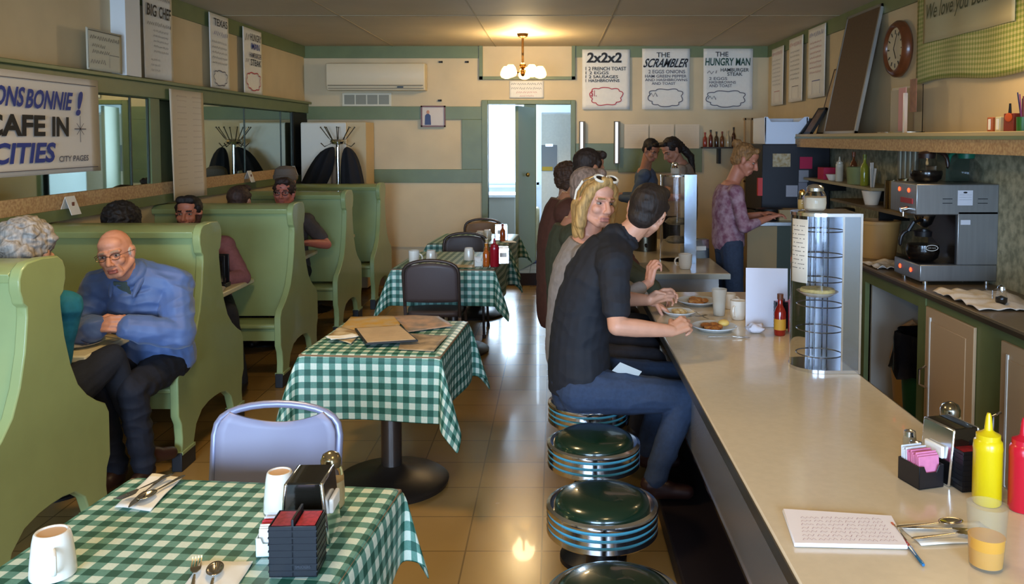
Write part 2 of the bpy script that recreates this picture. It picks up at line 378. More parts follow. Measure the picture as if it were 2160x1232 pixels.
for px_, py_, lb in ((930, 131, 'small dark hook high on the back wall right of the air conditioner'), (985, 131, 'small dark hook on the back wall nearest the boxed frame'), (928, 212, 'small dark hook just above the framed photograph')):
    o = PY(px_, py_, YB); tag(G().box(-.022, .022, -.02, 0, -.01, .01).ell((.012, -.02, 0), .011).out('wall_hook', blackm, loc=o), lb, 'hook')
def posters(name, lab, cat, o, u, v, nrm, w_, h_, draw, mats, pm=None, curl=.01):
    """o = lower-left corner of the sheet"""
    t = thing(name, lab, cat, o)
    z = V((0, 0, 0))
    def fn(i, j): return u*(w_*i)+v*(h_*j)+nrm*(.004+curl*(abs(2*i-1)**3)*(.3+.7*(1-j))*.5)
    G().sheet(fn, 12, 12).out('sheet', pm or paper, t, solid=.0012)
    g = G(); draw(g, z, u, v, nrm); g.out('lettering', mats, t, smooth=False, norm=False)
    return t
def pdraw(items, w_, h_, lift):
    def f(g, z, u, v, nrm):
        o = z+nrm*lift
        for k, it in enumerate(items):
            if it[0] == 't': _, s, a0, a1, b0, b1, mi = it[:7]; glyphs(g, s, (a0*w_, a1*w_, b0*h_, b1*h_), o, u, v, nrm, it[7] if len(it) > 7 else 0, mi, it[8] if len(it) > 8 else .01)
            elif it[0] == 's': _, a0, a1, y, hh, mi = it; scribble(g, a0*w_, a1*w_, y*h_, hh*h_, o, u, v, nrm, mi, seed=k*7+3)
            elif it[0] == 'c': _, a, b, rx, ry, mi = it[:6]; cloud(g, a*w_, b*h_, rx*w_, ry*h_, .012*min(w_, .5)*1.6, o, u, v, nrm, mi, seed=k+int(a*100))
            elif it[0] == 'l': _, pts, wd, mi = it; stroke(g, [(p*w_, q*h_) for p, q in pts], wd, o, u, v, nrm, mi)
    return f
X_, Y_, Z_ = V((1, 0, 0)), V((0, 1, 0)), V((0, 0, 1))
inks = [blackink, redink, blueink, greyink, M('green_ink', '234a3a', .6)]
bx, by = .323, 2.09; pw = .56; ph = .70
posters('menu_poster', 'back wall poster headed 2x2x2 with a red cloud outline', 'poster', V((.323, YB-.024, 2.09)), X_, Z_, -Y_, pw, ph, pdraw([
    ('t', '2x2x2', .1, .83, .78, .95, 0, .1, .03), ('t', '1 2 FRENCH TOAST', .07, .92, .65, .71, 0), ('t', '1 2 EGGS', .07, .55, .585, .635, 0),
    ('t', '1 2 SAUSAGES', .07, .75, .52, .57, 0), ('t', '1 HASHBROWNS', .07, .78, .455, .505, 0), ('c', .5, .22, .30, .13, 1), ('t', '$1.', .18, .3, .2, .32, 1)], pw, ph, .012), inks)
posters('menu_poster', 'back wall poster headed The Scrambler with a grey cloud outline', 'poster', V((1.026, YB-.024, 2.09)), X_, Z_, -Y_, pw, ph+.01, pdraw([
    ('t', 'THE', .3, .58, .87, .95, 0), ('t', 'SCRAMBLER', .05, .97, .70, .85, 0, .4, .02), ('t', '2 EGGS ONIONS', .13, .9, .60, .66, 3), ('t', 'HAM GREEN PEPPER', .06, .93, .53, .58, 3),
    ('t', 'AND HASHBROWNS', .06, .95, .47, .515, 3), ('t', 'AND TOAST', .2, .7, .41, .455, 3), ('c', .5, .2, .32, .13, 3), ('s', .15, .32, .24, .08, 3)], pw, ph, .012), inks)
posters('menu_poster', 'back wall poster headed The Hungry Man in green lettering', 'poster', V((1.745, YB-.024, 2.09)), X_, Z_, -Y_, pw+.02, ph+.01, pdraw([
    ('t', 'THE', .25, .52, .88, .96, 0), ('t', 'HUNGRY MAN', .04, .98, .73, .86, 4, .05, .02), ('t', 'HAMBURGER', .36, .95, .63, .69, 0), ('t', 'STEAK', .5, .82, .56, .62, 0), ('s', .08, .28, .62, .07, 3),
    ('t', '2 EGGS', .12, .5, .49, .54, 3), ('t', 'HASHBROWNS', .12, .68, .43, .475, 3), ('t', 'AND TOAST', .12, .6, .37, .42, 3), ('c', .48, .18, .36, .12, 3), ('s', .1, .3, .2, .08, 3)], pw, ph, .012), inks)
posters('notice', 'small handwritten notice above the far doorway behind the chandelier', 'notice', V((-.53, YB-.02, 2.225)), X_, Z_, -Y_, .4, .2, pdraw([
    ('s', .05, .95, .82, .14, 0), ('s', .05, .95, .56, .14, 0), ('s', .2, .8, .32, .12, 1), ('s', .3, .7, .12, .1, 1)], .4, .2, .006), inks, curl=.002)
g = thing('order_sheets', 'row of faint typed sheets pinned above the green band on the back wall', 'papers', V((.82, YB-.03, 1.63)))
for i in range(3):
    G().box(i*.3, i*.3+.285, 0, .003, 0, .285).out('sheet', M('pinkish_paper', 'd9c9b0', .8), g)
    q = G()
    for k in range(12): scribble(q, i*.3+.03, i*.3+.25, .26-k*.02, .006, V((0, 0, 0)), X_, Z_, -Y_, 0, seed=k+i*20)
    q.out('typing', M('faint_ink', 'a0907c', .7), g, smooth=False, norm=False)
t = thing('picture_frame', 'small brown framed photograph of a person in blue on the back wall', 'picture', V((-1.43, YB-.03, 2.008)))
g = G(); w_, h_ = .145, .125
for a in ((-w_, w_, h_-.018, h_), (-w_, w_, -h_, -h_+.018), (-w_, -w_+.018, -h_, h_), (w_-.018, w_, -h_, h_)): g.box(a[0], a[1], -.012, .006, a[2], a[3])
g.out('frame', M('brown_frame', '6e3d28', .4), t)
G().box(-w_+.01, w_-.01, -.002, .004, -h_+.01, h_-.01).out('print', M('photo_pale', 'cfc0ae', .4), t)
G().ell((-.06, -.004, .05), (.018, .002, .022)).out('printed_face', M('photo_skin', 'b98468', .5), t)
G().prism([(-.1, -.1), (-.025, -.1), (-.03, .01), (-.05, .03), (-.075, .03), (-.095, .01)], (0, -.003, 0), X_, Z_, (0, -.0015, 0)).out('printed_figure', M('photo_blue', '39466e', .5), t)
for i, x in enumerate((.29, .70)):
    t = thing('wall_pole', ('narrow vertical chrome pole beside the doorway frame', 'narrow vertical chrome pole right of the balding diner')[i], 'light', V((x+.02, YB-.05, 1.45)))
    G().box(-.022, .045, -.02, .045, 0, .5).out('housing', M('pole_backing', '5a5038', .5), t)
    G().box(-.008, .022, -.032, -.02, .01, .49).out('tube', M('pole_glint_glow', 'f4f6ff', .3, emit=1.0), t)  # chrome pole, no lamp: its bright glint is put in as emission
t = thing('bottle_shelf', 'small dark bracket shelf holding sauce bottles on the back wall', 'shelf', (0, 0, 0))
a = PY(1482, 311, 9.78); b = PY(1556, 306, 9.78)
G().box(a.x, b.x, YB-.16, YB-.005, a.z-.012, a.z+.005).out('board', M('dark_shelf', '3a2f24', .5), t)
G().box((a.x+b.x)/2-.02, (a.x+b.x)/2+.01, YB-.12, YB-.005, a.z-.19, a.z-.012).out('bracket', blackm, t)
shz = a.z+.006
def bottle(name, lab, cat, loc, r, h, col, capc, group=None, neck=.35, trans=0, labelc=None, liquid=None):
    t = thing(name, lab, cat, loc, group=group)
    G().lathe([(r*.9, 0), (r, .01), (r, h*.55), (r*.8, h*.64), (r*neck, h*.74), (r*neck, h*.88)], n=20).out('body', M('bottle_'+col, col, .15, coat=.4, trans=trans), t)
    G().lathe([(r*neck*1.25, h*.87), (r*neck*1.3, h), (r*neck*.5, h)], n=16).out('cap', M('cap_'+capc, capc, .4), t)
    if labelc: G().lathe([(r*1.02, h*.14), (r*1.02, h*.4)], n=20).out('label', M('label_'+labelc, labelc, .6), t)
    return t
cs = ['8c2f22', '5a2018', '3a2418', '6b3a1c', 'b8a888', '3f1a12']
for i in range(6):
    bottle('sauce_bottle', ['red sauce bottle at the left end of the bracket shelf', 'dark red sauce bottle second on the bracket shelf', 'dark brown bottle third on the bracket shelf', 'brown bottle fourth on the bracket shelf',
        'pale clear bottle on the bracket shelf', 'tall dark bottle at the right end of the bracket shelf'][i], 'bottle', (a.x+.035+i*.067, YB-.08, shz), .024, (.17, .2, .18, .18, .19, .23)[i], cs[i], ('a02820', '22201e', '22201e', '803020', 'b0a080', '22201e')[i], 'sauce bottles on the bracket shelf')
# white cabinet in the corner
t = thing('white_cabinet', 'tall white cabinet in the far left corner behind the coat rack', 'cabinet', (0, 0, 0))
G().box(-2.85, -2.35, 9.42, 9.86, .05, 1.93).out('body', M('cab_white', 'd6cdb8', .45), t, bev=.006)
G().box(-2.85, -2.34, 9.40, 9.42, .08, 1.92).out('door', M('cab_white2', 'e3dccb', .4), t, bev=.004)
G().box(-2.35, -2.13, 9.45, 9.86, .05, 1.93).out('side_panel', M('cab_cream', 'cdb384', .5), t)
G().box(-2.26, -2.25, 9.44, 9.455, 1.45, 1.55).out('handle', blackm, t)
# ================================================================ left wall papers
def lw(o, label, name, w_, h_, items, inkset=inks, pm=None, curl=.012, lean=0):
    return posters(name, label, 'poster', o, Y_, Z_, X_, w_, h_, pdraw(items, w_, h_, curl*.6+.006), inkset, pm, curl)
wx = XL+.022
lw(V((XL+.1, 4.0, 1.553)), 'white hand-painted congratulations banner reading ONS BONNIE, CAFE IN, CITIES', 'congratulations_banner', 1.23, .56, [
    ('t', 'ONS', .197, .397, .66, .85, 2, .3, .03), ('t', 'BONNIE', .414, .755, .65, .84, 2, .3, .03), ('t', '!', .80, .84, .60, .86, 2, .3, .04), ('t', 'CAFE', .126, .542, .38, .59, 0, .05, .035), ('t', 'IN', .593, .724, .38, .58, 0, .05, .035),
    ('t', 'CITIES', .182, .611, .12, .32, 2, .25, .03), ('t', 'CITY PAGES', .64, .885, .12, .18, 3, .1), ('l', [(.82, .32), (.82, .6)], .005, 3), ('l', [(.77, .46), (.87, .46)], .005, 3), ('l', [(.79, .40), (.85, .52)], .004, 3), ('l', [(.79, .52), (.85, .40)], .004, 3),
    ('l', [(.02, .93), (.97, .93)], .004, 3), ('l', [(.02, .05), (.97, .05)], .004, 3)], pm=M('banner_vinyl', 'ddd6cc', .5))
lw(V((XL+.06, 6.27, 1.285)), 'long curling paper menu hung over the mirrors from the green ledge', 'paper_menu', .60, .84, [
    ('s', .1, .4, .94, .02, 3), ('s', .55, .85, .94, .02, 3)]+[('s', .12+.45*(k % 2), .38+.45*(k % 2), .9-.055*(k//2), .012, 3) for k in range(30)],
    inkset=[blackink, redink, blueink, M('faded_print', '8a6248', .7)], pm=M('menu_paper', 'd9c9ae', .7), curl=.05)
lw(V((wx+.02, 5.945, 2.185)), 'left wall poster headed Big Chef between the white post and the corner', 'menu_poster', .45, .62, [
    ('s', .2, .9, .95, .05, 0), ('t', 'BIG', .1, .42, .72, .86, 0, .1, .02), ('t', 'CHEF', .5, .92, .72, .86, 0, .1, .02), ('s', .1, .9, .64, .05, 0)]+[('s', .3, .8, .56-.06*k, .03, 0) for k in range(5)]+[('s', .2, .5, .22-.06*k, .03, 3) for k in range(3)])
lw(V((wx+.02, 7.077, 2.185)), 'left wall poster headed Texas, middle of the three tall ones', 'menu_poster', .42, .63, [
    ('t', 'TEXAS', .2, .9, .84, .94, 0), ('s', .2, .9, .74, .07, 2)]+[('s', .1, .85, .62-.07*k, .035, 0) for k in range(5)]+[('c', .5, .14, .3, .09, 3)])
lw(V((wx+.02, 7.837, 2.175)), 'left wall poster headed Hungry Man, farthest along the wall', 'menu_poster', .50, .62, [
    ('t', 'HUNGRY', .35, .95, .82, .93, 0), ('t', 'MAN', .42, .85, .69, .79, 2, 0, .02), ('s', .1, .28, .85, .12, 0), ('t', 'HAMBURGER', .3, .95, .56, .64, 3), ('t', 'STEAK', .35, .92, .44, .54, 0), ('s', .1, .25, .5, .08, 3), ('c', .5, .2, .33, .12, 1)])
t = lw(V((wx+.07, 5.13, 2.178)), 'small framed handwritten specials sign leaning on the green ledge', 'specials_sign', .42, .255, [
    ('s', .1, .9, .8, .12, 0), ('s', .15, .5, .6, .1, 0), ('s', .15, .62, .45, .1, 0), ('s', .1, .5, .22, .12, 3), ('l', [(.04, .04), (.04, .95), (.96, .95)], .004, 0), ('l', [(.62, .1), (.62, .42), (.9, .42)], .003, 3)], pm=M('sign_board', 'c5c2ae', .6), curl=.001)
tag(G().box(XL+.01, XL+.016, 3.3, 4.36, 2.2, 2.6).out('wall_notice', paper, smooth=False), 'plain white notice high on the left wall at the picture edge', 'poster')
for i, (y, h) in enumerate(((4.62, .12), (6.45, .12), (7.9, .12))):
    o = PX((150, 527, 620)[i], (455, 385, 367)[i], XL+.06)
    t = thing('table_card', ('white folded card standing on the rail behind the turned woman, above the second booth', 'white folded card below the mirrors between two booths', 'small folded card beside the bespectacled man')[i], 'card', V((XL+.055, o.y, 1.336 if i else 1.30)))
    G().prism([(-.04, 0), (.0, .11), (.04, 0), (.036, 0), (0, .105), (-.036, 0)], (0, -.05, 0), X_, Z_, (0, .1, 0)).out('card', paper, t, smooth=False)
    G().box(.018, .021, -.012, .012, .03, .075).out('printed_mark', M('card_print', '7a4a38', .7), t)
# ================================================================ right wall
t = thing('wall_shelf', 'long cream wall shelf with patterned front running along the right wall', 'shelf', (0, 0, 0))
G().box(2.17, XR, 2.5, 7.62, 1.765, 1.79).out('board', M('shelf_cream', 'bfa878', .5), t, bev=.004)
G().box(2.17, 2.19, 2.5, 7.62, 1.675, 1.765).out('fascia', wpm, t)
G().box(2.17, XR, 7.6, 7.62, 1.675, 1.765).out('end_panel', wpm, t)
G().box(2.165, 2.175, 2.5, 7.625, 1.75, 1.767).out('green_edge', green, t)
for i, (y, w_, z0, h_, ttl, ink) in enumerate(((9.13, .5, 2.12, .72, 'first', 1), (8.42, .5, 2.13, .74, 'second', 0), (7.72, .53, 2.14, .75, 'third', 1))):
    o = V((XR-.03, y+w_, z0))
    posters('menu_poster', ['right wall poster nearest the far corner, with a small red mark', 'right wall poster in the middle of the three, red heading', 'right wall poster nearest the tall brown board, with blue heading'][i], 'poster',
        o, -Y_, Z_, -X_, w_, h_-.08, pdraw([('s', .1, .9, .9, .08, (1, 1, 2)[i])]+[('s', .15, .8, .78-.07*k, .035, (3, 0, 1)[i]) for k in range(7)]+[('l', [(.3, .05), (.3, .24), (.75, .24), (.75, .05)], .006, (1, 0, 2)[i])], w_, h_-.08, .012), inks)
def lean_board(name, lab, cat, y0, y1, z1, x0, x1, fm, pm_, th=.02, fr=.02):
    """board on the shelf leaning back to the wall: foot at x0, top at x1"""
    t = thing(name, lab, cat, V((x0, (y0+y1)/2, 1.79))); L = V((x1-x0, 0, z1-1.79)); h = L.length; u = L.normalized(); n = V((-u.z, 0, u.x)); w_ = (y1-y0)/2
    def q(a, b, c, d, e, f): return Matrix((( -0, 0, 0, 0),)*4)
    mt = Matrix((( n.x, 0, u.x, 0), (0, 1, 0, 0), (n.z, 0, u.z, 0), (0, 0, 0, 1)))
    G().box(-th*.5+.001, 0, -w_+fr, w_-fr, fr, h-fr, mat=mt).out('panel', pm_, t)
    g = G(); g.box(-th, .004, -w_, w_, 0, fr, mat=mt).box(-th, .004, -w_, w_, h-fr, h, mat=mt).box(-th, .004, -w_, -w_+fr, 0, h, mat=mt).box(-th, .004, w_-fr, w_, 0, h, mat=mt)
    # n points to -x when the board is upright: face the room
    g.out('frame', fm, t); return t
lean_board('framed_board', 'tall brown corkboard in an aluminium frame leaning on the right wall shelf', 'board', 6.42, 7.17, 2.78, 2.30, 2.49, M('alu_frame', '9a968c', .4, .6), M('brown_cork', '5e4830', .7, var=.1, scale=80), fr=.022)
lean_board('framed_board', 'smaller cream certificate board leaning on the shelf beside the tall corkboard', 'board', 7.05, 7.42, 2.36, 2.32, 2.47, M('dark_thin_frame', '4a3324', .5), M('cert_paper', 'b59a74', .6, var=.08, scale=25), fr=.012)
lean_board('picture_frame', 'small dark picture frame leaning at the far end of the right wall shelf', 'picture', 7.28, 7.5, 2.02, 2.22, 2.36, blackm, M('pic_dim', '6e5340', .5, var=.3, scale=15), fr=.02)
lean_board('picture_frame', 'small black tilted frame at the far shelf end next to the white crate', 'picture', 7.5, 7.6, 1.93, 2.2, 2.3, blackm, M('pic_dark', '3a2c24', .5), fr=.015)
# clock
c = PX(1890, 108, XR); t = thing('wall_clock', 'round wooden-rimmed wall clock on the right wall', 'clock', V((XR, 6.1, 2.40)))
G().lathe([(.185, 0), (.205, .02), (.205, .045), (.185, .07), (.165, .075), (.155, .065), (.15, .045)], axis=(-1, 0, 0), n=40).out('rim', M('clock_wood', '6b3a1e', .3, var=.15, scale=12, coat=.3), t)
G().lathe([(.155, .04), (.155, .052)], axis=(-1, 0, 0), n=40).out('dial', M('clock_face', 'c2b596', .5), t)
g = G()
for k in range(12):
    a = k*PI/6; g.box(-.056, -.054, -.004, .004, .105, .135, mat=Matrix.Rotation(a, 4, 'X'))
g.box(-.067, -.065, -.004, .004, 0, .12, mat=Matrix.Rotation(.5, 4, 'X')).box(-.067, -.065, -.005, .005, 0, .085, mat=Matrix.Rotation(2.6, 4, 'X')); g.out('hands_and_marks', blackink, t)
# gingham cloth banner
gg = gingham('lime_gingham', '6f8034', '94994f', 'b5ad78', .03)
t = thing('cloth_banner', 'lime gingham cloth banner reading We love you Bonnie on the right wall', 'banner', V((XR-.02, 5.80, 2.12)))
def fn(i, j): return V((-.006-.006*math.sin(i*17)*math.sin(j*5), -1.36*i, .64*j+.02*math.sin(i*6)*(1-j)))
def mid_(i, j): return V((-.016-.004*math.sin(i*15), -.12-1.13*i, .27+.33*j))
G().sheet(fn, 40, 16, uv=lambda a, b: (a*1.36, b*.64)).out('gingham_cloth', gg, t, solid=.002)
G().sheet(mid_, 30, 6).out('panel', M('linen', 'b9ae86', .8), t, solid=.002)
g = G(); glyphs(g, 'We love you Bonnie', (.17, 1.1, .39, .52), V((-.026, 0, 0)), -Y_, Z_, -X_, .25, 0, .005); g.out('lettering', M('olive_ink', '4f5030', .7), t, smooth=False, norm=False)
posters('menu_poster', 'white poster with blue handwriting at the right picture edge', 'poster', V((XR-.03, 4.42, 2.12)), -Y_, Z_, -X_, .5, .55, pdraw([('s', .1, .9, .8-.16*k, .09, 2) for k in range(5)], .5, .55, .01), inks)
# acrylic stand with cards on shelf
t = thing('card_display', 'clear acrylic stand of pink and white cards on the right wall shelf', 'stand', V((2.36, 5.75, 1.79)))
G().box(-.05, .07, -.25, .25, 0, .01).box(.05, .055, -.25, .25, 0, .32).out('acrylic', glass, t)
G().box(.02, .024, -.06, .06, .01, .31).out('pink_leaflet', M('pink_leaflet', 'd79a94', .6), t)
G().box(.03, .034, -.2, -.1, .14, .36).out('photo_card', M('photo_card', '8a5a44', .5, var=.3, scale=14), t)
G().box(.03, .034, .08, .22, .01, .30).out('white_card', M('cream_card', 'b8ab90', .6), t)
tag(G().box(-.02, 0, -.012, .012, 0, .26).out('chrome_prop', chrome, loc=(2.3, 5.48, 1.79)), 'thin bright metal upright on the shelf right of the pink cards', 'stand')
# small boxes and jar of pens at right end of the shelf
for i, (px, w_, h_, c_, lab) in enumerate(((2095, .045, .075, 'a85a34', 'small orange box with a white stripe on the right shelf'), (2112, .045, .075, 'c6bf9a', 'small cream packet between two boxes on the right shelf'), (2135, .08, .09, '7a2416', 'dark red tin with orange flower decoration on the right shelf'))):
    o = PX(px, 268, 2.28); t = thing('small_box', lab, 'box', V((2.28, o.y, 1.79)), .1)
    G().box(-.02, .03, -w_/2, w_/2, 0, h_).out('carton', M('box_'+c_, c_, .5), t, bev=.003)
    if i == 2:
        G().ell((-.021, 0, .07), (.002, .03, .022)).out('flower_print', M('orange_print', 'c8501c', .5), t); G().cyl((0, .02, h_), (0, .02, h_+.05), .008, .005).out('spout', blackm, t)
    else: G().box(-.023, -.02, -w_*.2, w_*.2, .01, h_-.01).out('stripe', paper, t)
t = thing('pen_cup', 'green cup of coloured pens at the right end of the shelf', 'pen cup', V((2.28, PX(2156, 268, 2.28).y, 1.79)))
G().lathe([(.025, 0), (.027, .07), (.024, .07), (.022, .01)], n=20).out('cup', M('cup_green', '2c6a26', .4), t)
for k in range(6): G().cyl((0, 0, .02), (.02*math.cos(k), .025*math.sin(k*2), .15+.01*k), .003).out('pen', M('pen%d' % (k % 3), ('a03a6a', '2a2a60', '803020')[k % 3], .4), t)
# ================================================================ BOOTHS
def booth(name_lab, yc, xp):
    L = xp-XL-.002
    t = thing('booth_bench', name_lab, 'booth bench', (xp, yc, 0), 0, 'green double booth benches')
    half = [(.46, .3), (.46, .5), (.43, .55), (.36, .585), (.285, .635), (.22, .70), (.17, .80), (.132, .93), (.112, 1.06), (.112, 1.10), (.135, 1.118), (.14, 1.14), (.152, 1.17), (.152, 1.215), (.135, 1.25), (.10, 1.273), (.0, 1.28)]
    low = [(.43, .25), (.42, .17), (.43, .09), (.29, .09), (.275, .12), (.245, .19), (.17, .245), (.08, .262), (0, .265)]
    r = half; pts = [(a, b) for a, b in r]+[(-a, b) for a, b in r[-2::-1]]
    pts += [(-a, b) for a, b in low]+[(a, b) for a, b in low[-2::-1]]
    # triangulated by bmesh from the n-gon
    G().prism(pts, (-.045, 0, 0), Y_, Z_, (.045, 0, 0)).out('end_panel', boothm, t, bev=.006, angle=60)
    for s in (-1, 1):
        sp = [(.195*s, .46), (.18*s, .70), (.145*s, .82), (.115*s, .95), (.102*s, 1.08), (.1*s, 1.2), (.06*s, 1.2), (.06*s, 1.0), (.08*s, .8), (.1*s, .46)]
        G().prism(sp, (-L, 0, 0), Y_, Z_, (L-.044, 0, 0)).out('backrest', boothm, t)
        st = [(.17*s, .44), (.44*s, .455), (.455*s, .445), (.455*s, .425), (.43*s, .415), (.17*s, .41)]
        G().prism(st, (-L, 0, 0), Y_, Z_, (L-.044, 0, 0)).out('seat', boothm, t, bev=.004)
        G().box(-L, -.045, min(.40*s, .42*s), max(.40*s, .42*s), .33, .415).out('apron', boothm, t)
        G().box(-.05, .005, .36*s-.085, .36*s+.085, 0, .1).out('foot_block', M('boot_black', '17171a', .5), t, bev=.004)
        G().box(-.052, .008, .36*s-.078, .36*s+.078, .088, .104).out('foot_trim', boothm, t)
    G().prism([(-.14, 1.2), (-.15, 1.235), (-.1, 1.262), (.1, 1.262), (.15, 1.235), (.14, 1.2)], (-L, 0, 0), Y_, Z_, (L-.044, 0, 0)).out('top_rail', boothm, t, bev=.003)
    return t
for l, y, x in (('green double-sided booth bench nearest the camera, cut by the left picture edge', 3.33, -2.05),
    ('green booth bench whose near side seats the bald man in the blue jacket', 4.76, -1.965), ('green booth bench third from the camera, behind the bearded man', 6.24, -1.915),
    ('green booth bench fourth from the camera, behind the man with glasses', 7.70, -1.895), ('green booth bench farthest from the camera, in front of the coat rack', 8.93, -1.84)):
    booth(l, y, x)
topm = M('cream_table_top', 'cbbf9a', .35, var=.04); 
def booth_table(lab, y0, y1, x1):
    t = thing('booth_table', lab, 'table', (XL, (y0+y1)/2, 0)); h = (y1-y0)/2; L = x1-XL
    G().box(.003, L, -h, h, .715, .75).out('table_top', topm, t, bev=.008)
    G().cyl((L*.55, 0, .02), (L*.55, 0, .715), .035).lathe([(.2, 0), (.2, .012), (.06, .05), (.035, .07)], c=(L*.55, 0, 0)).out('pedestal', blackm, t)
booth_table('cream booth table where the bald man rests his hands', 3.82, 4.40, -2.17)
booth_table('cream booth table holding the tall dark menu holder', 5.28, 5.97, -2.16)
booth_table('cream booth table in front of the bespectacled man', 6.80, 7.48, -2.13)
booth_table('cream booth table between the two farthest booth benches', 8.18, 8.72, -2.09)
# ================================================================ GINGHAM TABLES
def cloth_table(lab, clab, c, a, b, rz, drop, h=.755, seed=0, fl=.4, K=.42):
    """a, b half sizes"""
    t = thing('pedestal_table', lab, 'table', (c[0], c[1], 0), rz)
    G().box(-a, a, -b, b, h-.03, h).out('table_top', M('table_wood', '7a6248', .5), t, bev=.006)
    pm = M('dark_bronze_metal', '3a322c', .38, .6)
    G().cyl((0, 0, .04), (0, 0, h-.03), .052, n=28).out('column', M('column_metal', '5a5450', .3, .8), t)
    G().lathe([(.285, 0), (.29, .02), (.27, .035), (.15, .055), (.08, .075), (.055, .10)], n=40).out('base_plate', pm, t)
    G().box(-.03, .03, -b*.8, b*.8, h-.06, h-.03).box(-a*.8, a*.8, -.03, .03, h-.06, h-.03).out('support_arms', pm, t)
    rnd = random.Random(seed); W, D = a+drop, b+drop; ph = rnd.random()*6
    def P_(u, v):
        su, sv = math.copysign(1, u), math.copysign(1, v); du, dv = max(abs(u)-a, 0), max(abs(v)-b, 0)
        x, y, z = max(-a, min(a, u)), max(-b, min(b, v)), h+.006
        wob = .012*math.sin(5*(u+v)+ph)
        if du > 0 and dv > 0:
            r = math.hypot(du, dv); f = math.sin(2*math.atan2(dv, du))
            k = K*f; z -= r*math.sqrt(1-k*k*.8); out = r*k
            q = .16*r*math.sin(4*math.atan2(dv, du))
            x += su*(.004+out*.75+q*.6+wob*r*2); y += sv*(.004+out*.75-q*.6)
        elif du > 0: z -= du; x += su*(.004+.06*fl*du+(.02*math.sin(9*v+ph))*du*3)
        elif dv > 0: z -= dv; y += sv*(.004+.06*fl*dv+(.02*math.sin(8*u+ph*2))*dv*3)
        return V((x, y, z))
    def grid(n, half, full):
        q = [-full+(full-half)*i/9 for i in range(9)]+[-half+2*half*i/16 for i in range(17)]+[half+(full-half)*(i+1)/9 for i in range(9)]
        return q
    us, vs = grid(0, a, W), grid(0, b, D)
    n1, n2 = len(us)-1, len(vs)-1
    def at(q, s): i = min(int(s*(len(q)-1)+1e-6), len(q)-1); return q[i]
    def fn(i, j): return P_(at(us, i), at(vs, j))
    o = G().sheet(fn, n1, n2, uv=lambda i, j: (at(us, i)+3, at(vs, j)+3)).out('tablecloth', ging, None, solid=.002, angle=70, norm=False)
    for p in o.data.polygons: pass
    o.location = (c[0], c[1], 0); o.rotation_euler = (0, 0, rz); k = o.modifiers.new('s', 'SUBSURF'); k.levels = 1; k.render_levels = 1
    tag(o, clab, 'tablecloth'); return t
cloth_table('pedestal table nearest the camera at the lower left', 'green checked tablecloth on the nearest table with mug, napkin holder and jelly rack', (-.885, 1.97), .41, .42, math.radians(-5.5), .22, seed=1, K=.22)
cloth_table('pedestal table with brown column in the middle of the aisle, papers on top', 'green checked tablecloth with long corner points under the newspapers and menu', (-.83, 4.18), .335, .375, math.radians(-4), .31, seed=2, K=.30)
cloth_table('pedestal table beyond the dark upholstered chair', 'green checked tablecloth on the table with mugs and the red squeeze bottle', (-.83, 6.82), .40, .48, math.radians(-3), .29, seed=3, K=.34)
cloth_table('farthest pedestal table near the kitchen doorway', 'green checked tablecloth on the farthest table near the doorway', (-.79, 8.25), .39, .42, math.radians(-4), .25, seed=4)
TZ = .765
# ================================================================ CHAIRS
def chair(lab, loc, rz, metal, fab, padded=True, w_=.2, top=.86, group='metal frame chairs at the checked tables'):
    t = thing('metal_chair', lab, 'chair', loc, rz, group)
    fm = metal; b0 = -.19
    pts = [(-w_, b0, .44)]; n = 14
    pts += [(-w_, b0-.04, .6), (-w_-.002, b0-.075, top-.10)]
    for i in range(1, n): a = PI*i/n; pts.append((-(w_)*math.cos(a)*(1 if abs(math.cos(a)) < .7 else 1), b0-.08-.01*math.sin(a), top-.10+.10*math.sin(a)**.7))
    pts += [(w_+.002, b0-.075, top-.10), (w_, b0-.04, .6), (w_, b0, .44)]
    G().tube(pts, .0125, n=10).out('back_frame', fm, t)
    def back(i, j):
        x = (i-.5)*2; zz = .56+(top-.022-.56)*j-(.022*(1-x*x)*j if padded == 'scoop' else 0)-(.02*x*x*j if padded != 'scoop' else 0)
        if padded == 'scoop': zz -= .02*j-.02*x*x*j
        wv = (w_-.008)*(1 if j < .75 else 1-.22*(max(0, j-.75)/.25)**2)
        return V((x*wv, b0-.045-.035*j-.03*(1-x*x)+.012, zz))
    G().sheet(back, 14, 10).out('backrest', fab, t, solid=.028 if padded != 'scoop' else .012, bev=0)
    def seat(i, j):
        x, y = (i-.5)*2, (j-.5)*2; k = 1-.12*(x*x*y*y); return V((x*w_*k*1.02, y*.2*k, .455+.012*(1-x*x)*(1-y*y)))
    G().sheet(seat, 10, 10).out('seat', fab, t, solid=.04)
    for sx in (-1, 1):
        G().tube([(sx*w_, b0, .46), (sx*w_, b0-.01, .4), (sx*(w_+.01), b0-.06, .01)], .0115).cyl((sx*(w_+.01), b0-.06, 0), (sx*(w_+.01), b0-.058, .03), .016).out('leg', fm, t)
        G().tube([(sx*w_, b0+.02, .44), (sx*w_, .17, .435), (sx*w_, .195, .40), (sx*(w_+.01), .215, .01)], .0115).cyl((sx*(w_+.01), .215, 0), (sx*(w_+.01), .214, .03), .016).out('leg', fm, t)
    return t
lav = M('lavender_metal', '8f8fa8', .35, .35); lavf = M('lavender_vinyl', '9390a4', .5)
brn = M('dark_brown_vinyl', '4e4240', .5, bump=.05, scale=150); brf = M('brown_frame_metal', '4a3d36', .4, .5)
chair('lavender-grey metal chair with scooped backrest behind the nearest table', (-.92, 2.46, 0), PI, lav, lavf, 'scoop', .205, .875)
c2 = chair('dark brown padded chair seen from behind, before the table with the red bottle', (-.90, 6.3, 0), 0, brf, brn, True, .2, .87)
